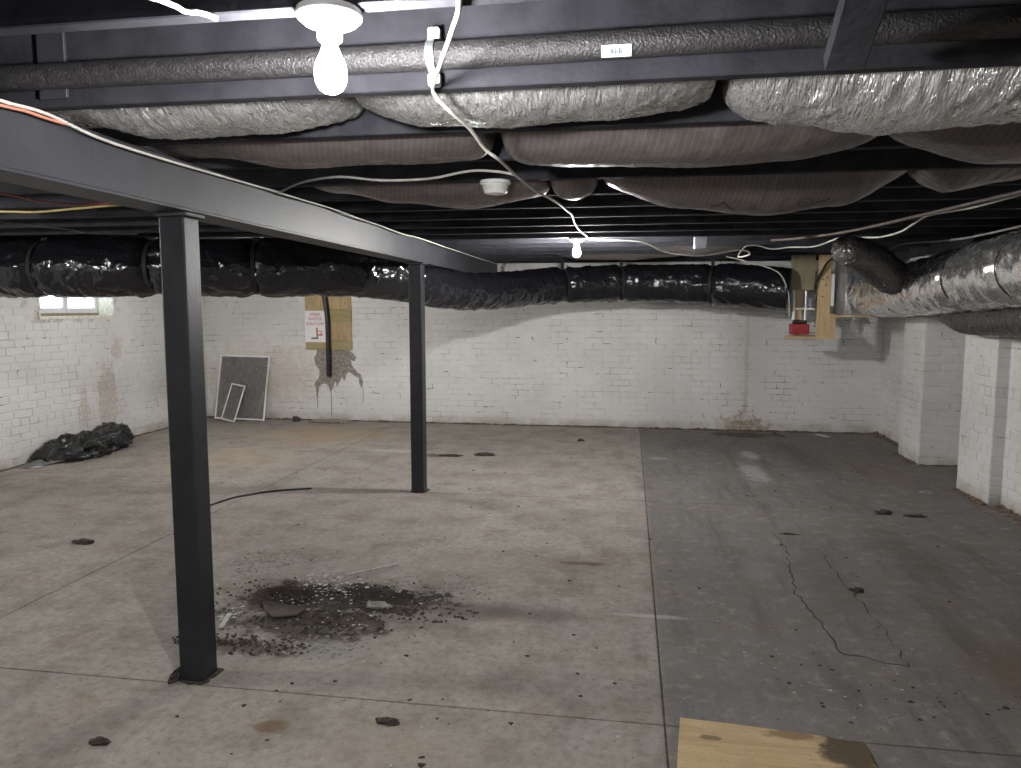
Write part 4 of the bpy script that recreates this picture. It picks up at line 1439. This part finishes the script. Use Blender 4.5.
for k, (x, y, rx, ry, rz, mt_, nm, cat, label) in enumerate((
        (-3.43, 4.13, 0.075, 0.035, 0.02, 'soil', 'dirt_clump', 'dirt clump', 'dark flat dirt clump on the floor left of the near post'),
        (-1.79, 2.17, 0.035, 0.02, 0.012, 'soil', 'dirt_clump', 'dirt clump', 'dark dirt clump on the floor at the lower left edge'),
        (-0.846, 2.45, 0.04, 0.022, 0.012, 'soil', 'dirt_clump', 'dirt clump', 'dark flat dirt clump on the floor at the bottom centre'),
        (-1.795, 2.63, 0.022, 0.05, 0.03, 'soil', 'dirt_clump', 'dirt clump', 'dark soil heaped against the foot of the near post'),
        (-1.45, 7.33, 0.10, 0.06, 0.02, 'soil', 'dirt_clump', 'dirt clump', 'dark dirt clump on the floor right of the far post'),
        (-1.78, 7.24, 0.12, 0.05, 0.012, 'soil', 'dirt_clump', 'dirt clump', 'ragged dirt clump on the floor just behind the far post'),
        (1.86, 5.66, 0.06, 0.035, 0.022, 'soil', 'dirt_clump', 'dirt clump', 'dark dirt clump on the floor before the brick piers, left of a pair'),
        (2.06, 5.62, 0.07, 0.03, 0.012, 'soil', 'dirt_clump', 'dirt clump', 'dark ragged dirt clump on the floor nearest the brick piers'),
        (1.07, 5.02, 0.07, 0.012, 0.010, 'soil', 'dirt_clump', 'dirt clump', 'thin dark dirt streak at the far end of the trench patch'),
        (1.22, 4.05, 0.035, 0.022, 0.014, 'soil', 'dirt_clump', 'dirt clump', 'small dark dirt clump on the right edge of the trench patch'),
        (-0.52, 8.30, 0.04, 0.03, 0.02, 'soil', 'dirt_clump', 'dirt clump', 'small dark dirt clump far back on the floor under the far bulb'),
        (-4.35, 9.17, 0.05, 0.04, 0.06, 'soil', 'dirt_clump', 'dirt clump', 'dark lump at the foot of the back wall beside the large screen'),
        (-3.85, 9.15, 0.30, 0.10, 0.035, 'cement_render', 'render_crumbs', 'rubble', 'grey crumbled render heaped below the flaked wall patch'),
        (-1.22, 3.44, 0.07, 0.03, 0.016, 'broken_concrete', 'concrete_chunk', 'concrete chunk', 'flat concrete chunk in the dark rubble right of the floor hole'),
        (-1.98, 3.27, 0.035, 0.03, 0.02, 'broken_concrete', 'concrete_chunk', 'concrete chunk', 'small concrete chunk at the left of the hole in the floor'),
        (2.40, 6.35, 0.05, 0.03, 0.018, 'broken_concrete', 'concrete_chunk', 'concrete chunk', 'small pale rubble piece on the floor before the nearer brick pier'))):
    o = link(nm, lump_mesh(nm, rx, ry, rz, k * 3.7), mt_)
    o.location = (x, y, 0.0 if mt_ != 'broken_concrete' else 0.002)
    if abs(x + 1.6) < 0.5 and 3 < y < 3.9:
        o.location.z = 0.006
    tag(o, label, cat, 'dirt clumps scattered on the floor' if nm == 'dirt_clump' else None)

frag = MB().prism([(-1.84, 3.40), (-1.70, 3.385), (-1.56, 3.34), (-1.58, 3.26), (-1.68, 3.22), (-1.76, 3.30)], lambda a, b, d: (a, b, 0.006 + d), 0.009).build('concrete_fragment', 'concrete', None, bevel=0.003)
tag(frag, 'flat grey concrete fragment at the near edge of the floor hole', 'concrete chunk')
o = MB().tube([(-1.533, 3.80, 0.02), (-1.42, 3.90, 0.022), (-1.312, 4.02, 0.016)], [0.005, 0.006, 0.008], 6).build('white_stick', 'paint_chip')
tag(o, 'thin white stick lying on the floor beyond the dark rubble', 'stick')
o = MB().box(-0.011, 0.011, -0.08, 0.08, 0, 0.006, Matrix.Translation((-1.885, 3.15, 0.010)) @ Matrix.Rotation(0.28, 4, 'Z')).build('white_strip', 'paint_chip')
tag(o, 'narrow white strip on the floor right of the near post', 'strip')
o = MB().box(-0.035, 0.035, -0.10, 0.10, 0, 0.008, Matrix.Translation((2.265, 9.07, 0.003)) @ Matrix.Rotation(0.5, 4, 'Z')).build('paper_scrap', 'paint_chip')
tag(o, 'small white paper scrap on the floor by the back wall, right', 'scrap')
o = MB().box(-0.05, 0.05, -0.035, 0.035, 0, 0.006, Matrix.Translation((-5.50, 6.08, 0.003))).build('paper_scrap', 'paint_chip', bevel=0.002)
tag(o, 'small white paper scrap on the floor at the near end of the bag', 'scrap')
o = MB().tube([(1.72, 9.15, 0.01), (1.78, 9.0, 0.012), (1.80, 8.88, 0.01)], 0.007, 6).build('dark_stick', 'soil')
tag(o, 'thin dark stick on the floor by the back wall, left of the paper scrap', 'stick')


def scatter(name, mat, n, spots, size, label, cat, seed, flatness=0.35):
    """loose crumbs nobody could count: one object"""
    rr = random.Random(seed)
    base = [Vector(p) for p in ((1, 0, 0), (-.6, .8, 0), (-.5, -.9, 0.1), (0.1, 0.1, 1), (.5, -.7, .2), (.4, .8, .1))]
    tri = [(0, 5, 3), (5, 1, 3), (1, 2, 3), (2, 4, 3), (4, 0, 3), (0, 4, 2, 1, 5)]
    v, f = [], []
    for k in range(n):
        cx, cy, rx, ry, z = spots[rr.randrange(len(spots))]
        a, q = rr.random() * 2 * PI, rr.random() ** 0.7
        x, y = cx + rx * q * math.cos(a), cy + ry * q * math.sin(a)
        s = size[0] + (size[1] - size[0]) * rr.random() ** 2
        th = rr.random() * 2 * PI
        b = len(v)
        zz = z + max(-0.02, rubble_height(x, y))
        for p in base:
            px, py = p.x * s * (0.7 + 0.6 * rr.random()), p.y * s * (0.5 + 0.5 * rr.random())
            v.append((x + px * math.cos(th) - py * math.sin(th), y + px * math.sin(th) + py * math.cos(th), zz + p.z * s * flatness))
        f += [tuple(b + i for i in t) for t in tri]
    me = bpy.data.meshes.new(name)
    me.from_pydata(v, [], f)
    o = link(name, me, mat)
    tag(o, label, cat, None, 'stuff')


scatter('paint_chips', 'paint_chip', 190, [(-1.75, 3.80, 0.20, 0.08, 0.003), (-1.62, 3.72, 0.16, 0.12, 0.003), (-1.50, 3.62, 0.10, 0.14, 0.003), (-1.93, 3.25, 0.12, 0.10, 0.003), (-1.4, 3.5, 0.4, 0.3, 0.003)], (0.004, 0.019), 'pale paint chips scattered around the hole in the floor', 'paint chips', 1, 0.3)
scatter('soil_crumbs', 'soil', 2600, [(-1.30, 3.57, 0.26, 0.13, 0.002), (-1.30, 3.57, 0.30, 0.10, 0.002), (-1.45, 3.22, 0.34, 0.14, 0.001), (-1.70, 3.55, 0.30, 0.16, 0.0), (-1.15, 3.42, 0.45, 0.14, 0.001), (-1.70, 2.95, 0.35, 0.10, 0.001), (-1.5, 3.4, 0.7, 0.45, 0.0)], (0.003, 0.015), 'dark soil crumbs heaped around the hole in the floor', 'soil', 2, 0.6)
scatter('rubble_crumbs', 'broken_concrete', 900, [(-1.55, 3.45, 0.7, 0.42, 0.001), (-1.35, 2.98, 0.25, 0.12, 0.001), (-1.0, 3.75, 0.3, 0.2, 0.001), (-2.1, 4.0, 0.2, 0.25, 0.001)], (0.003, 0.015), 'fine concrete rubble spread beside the near post', 'rubble', 3, 0.5)
scatter('floor_grit', 'soil', 420, [(1.4, 4.5, 1.2, 2.6, 0.001), (1.3, 7.2, 1.3, 1.8, 0.001), (-0.9, 5.2, 1.2, 2.4, 0.001), (-3.2, 6.0, 2.0, 2.8, 0.001), (-0.8, 2.6, 1.0, 0.8, 0.001), (1.0, 2.9, 0.7, 0.5, 0.001)], (0.003, 0.017), 'dark grit sprinkled over the whole floor', 'grit', 4, 0.4)
scatter('pale_grit', 'paint_chip', 260, [(0.9, 3.0, 0.8, 0.7, 0.001), (1.2, 7.0, 1.2, 2.0, 0.001), (-1.0, 5.0, 1.2, 2.4, 0.001), (-2.8, 4.0, 1.4, 1.6, 0.001), (-0.6, 2.6, 0.9, 0.5, 0.001)], (0.002, 0.009), 'pale grit sprinkled over the whole floor', 'grit', 5, 0.4)
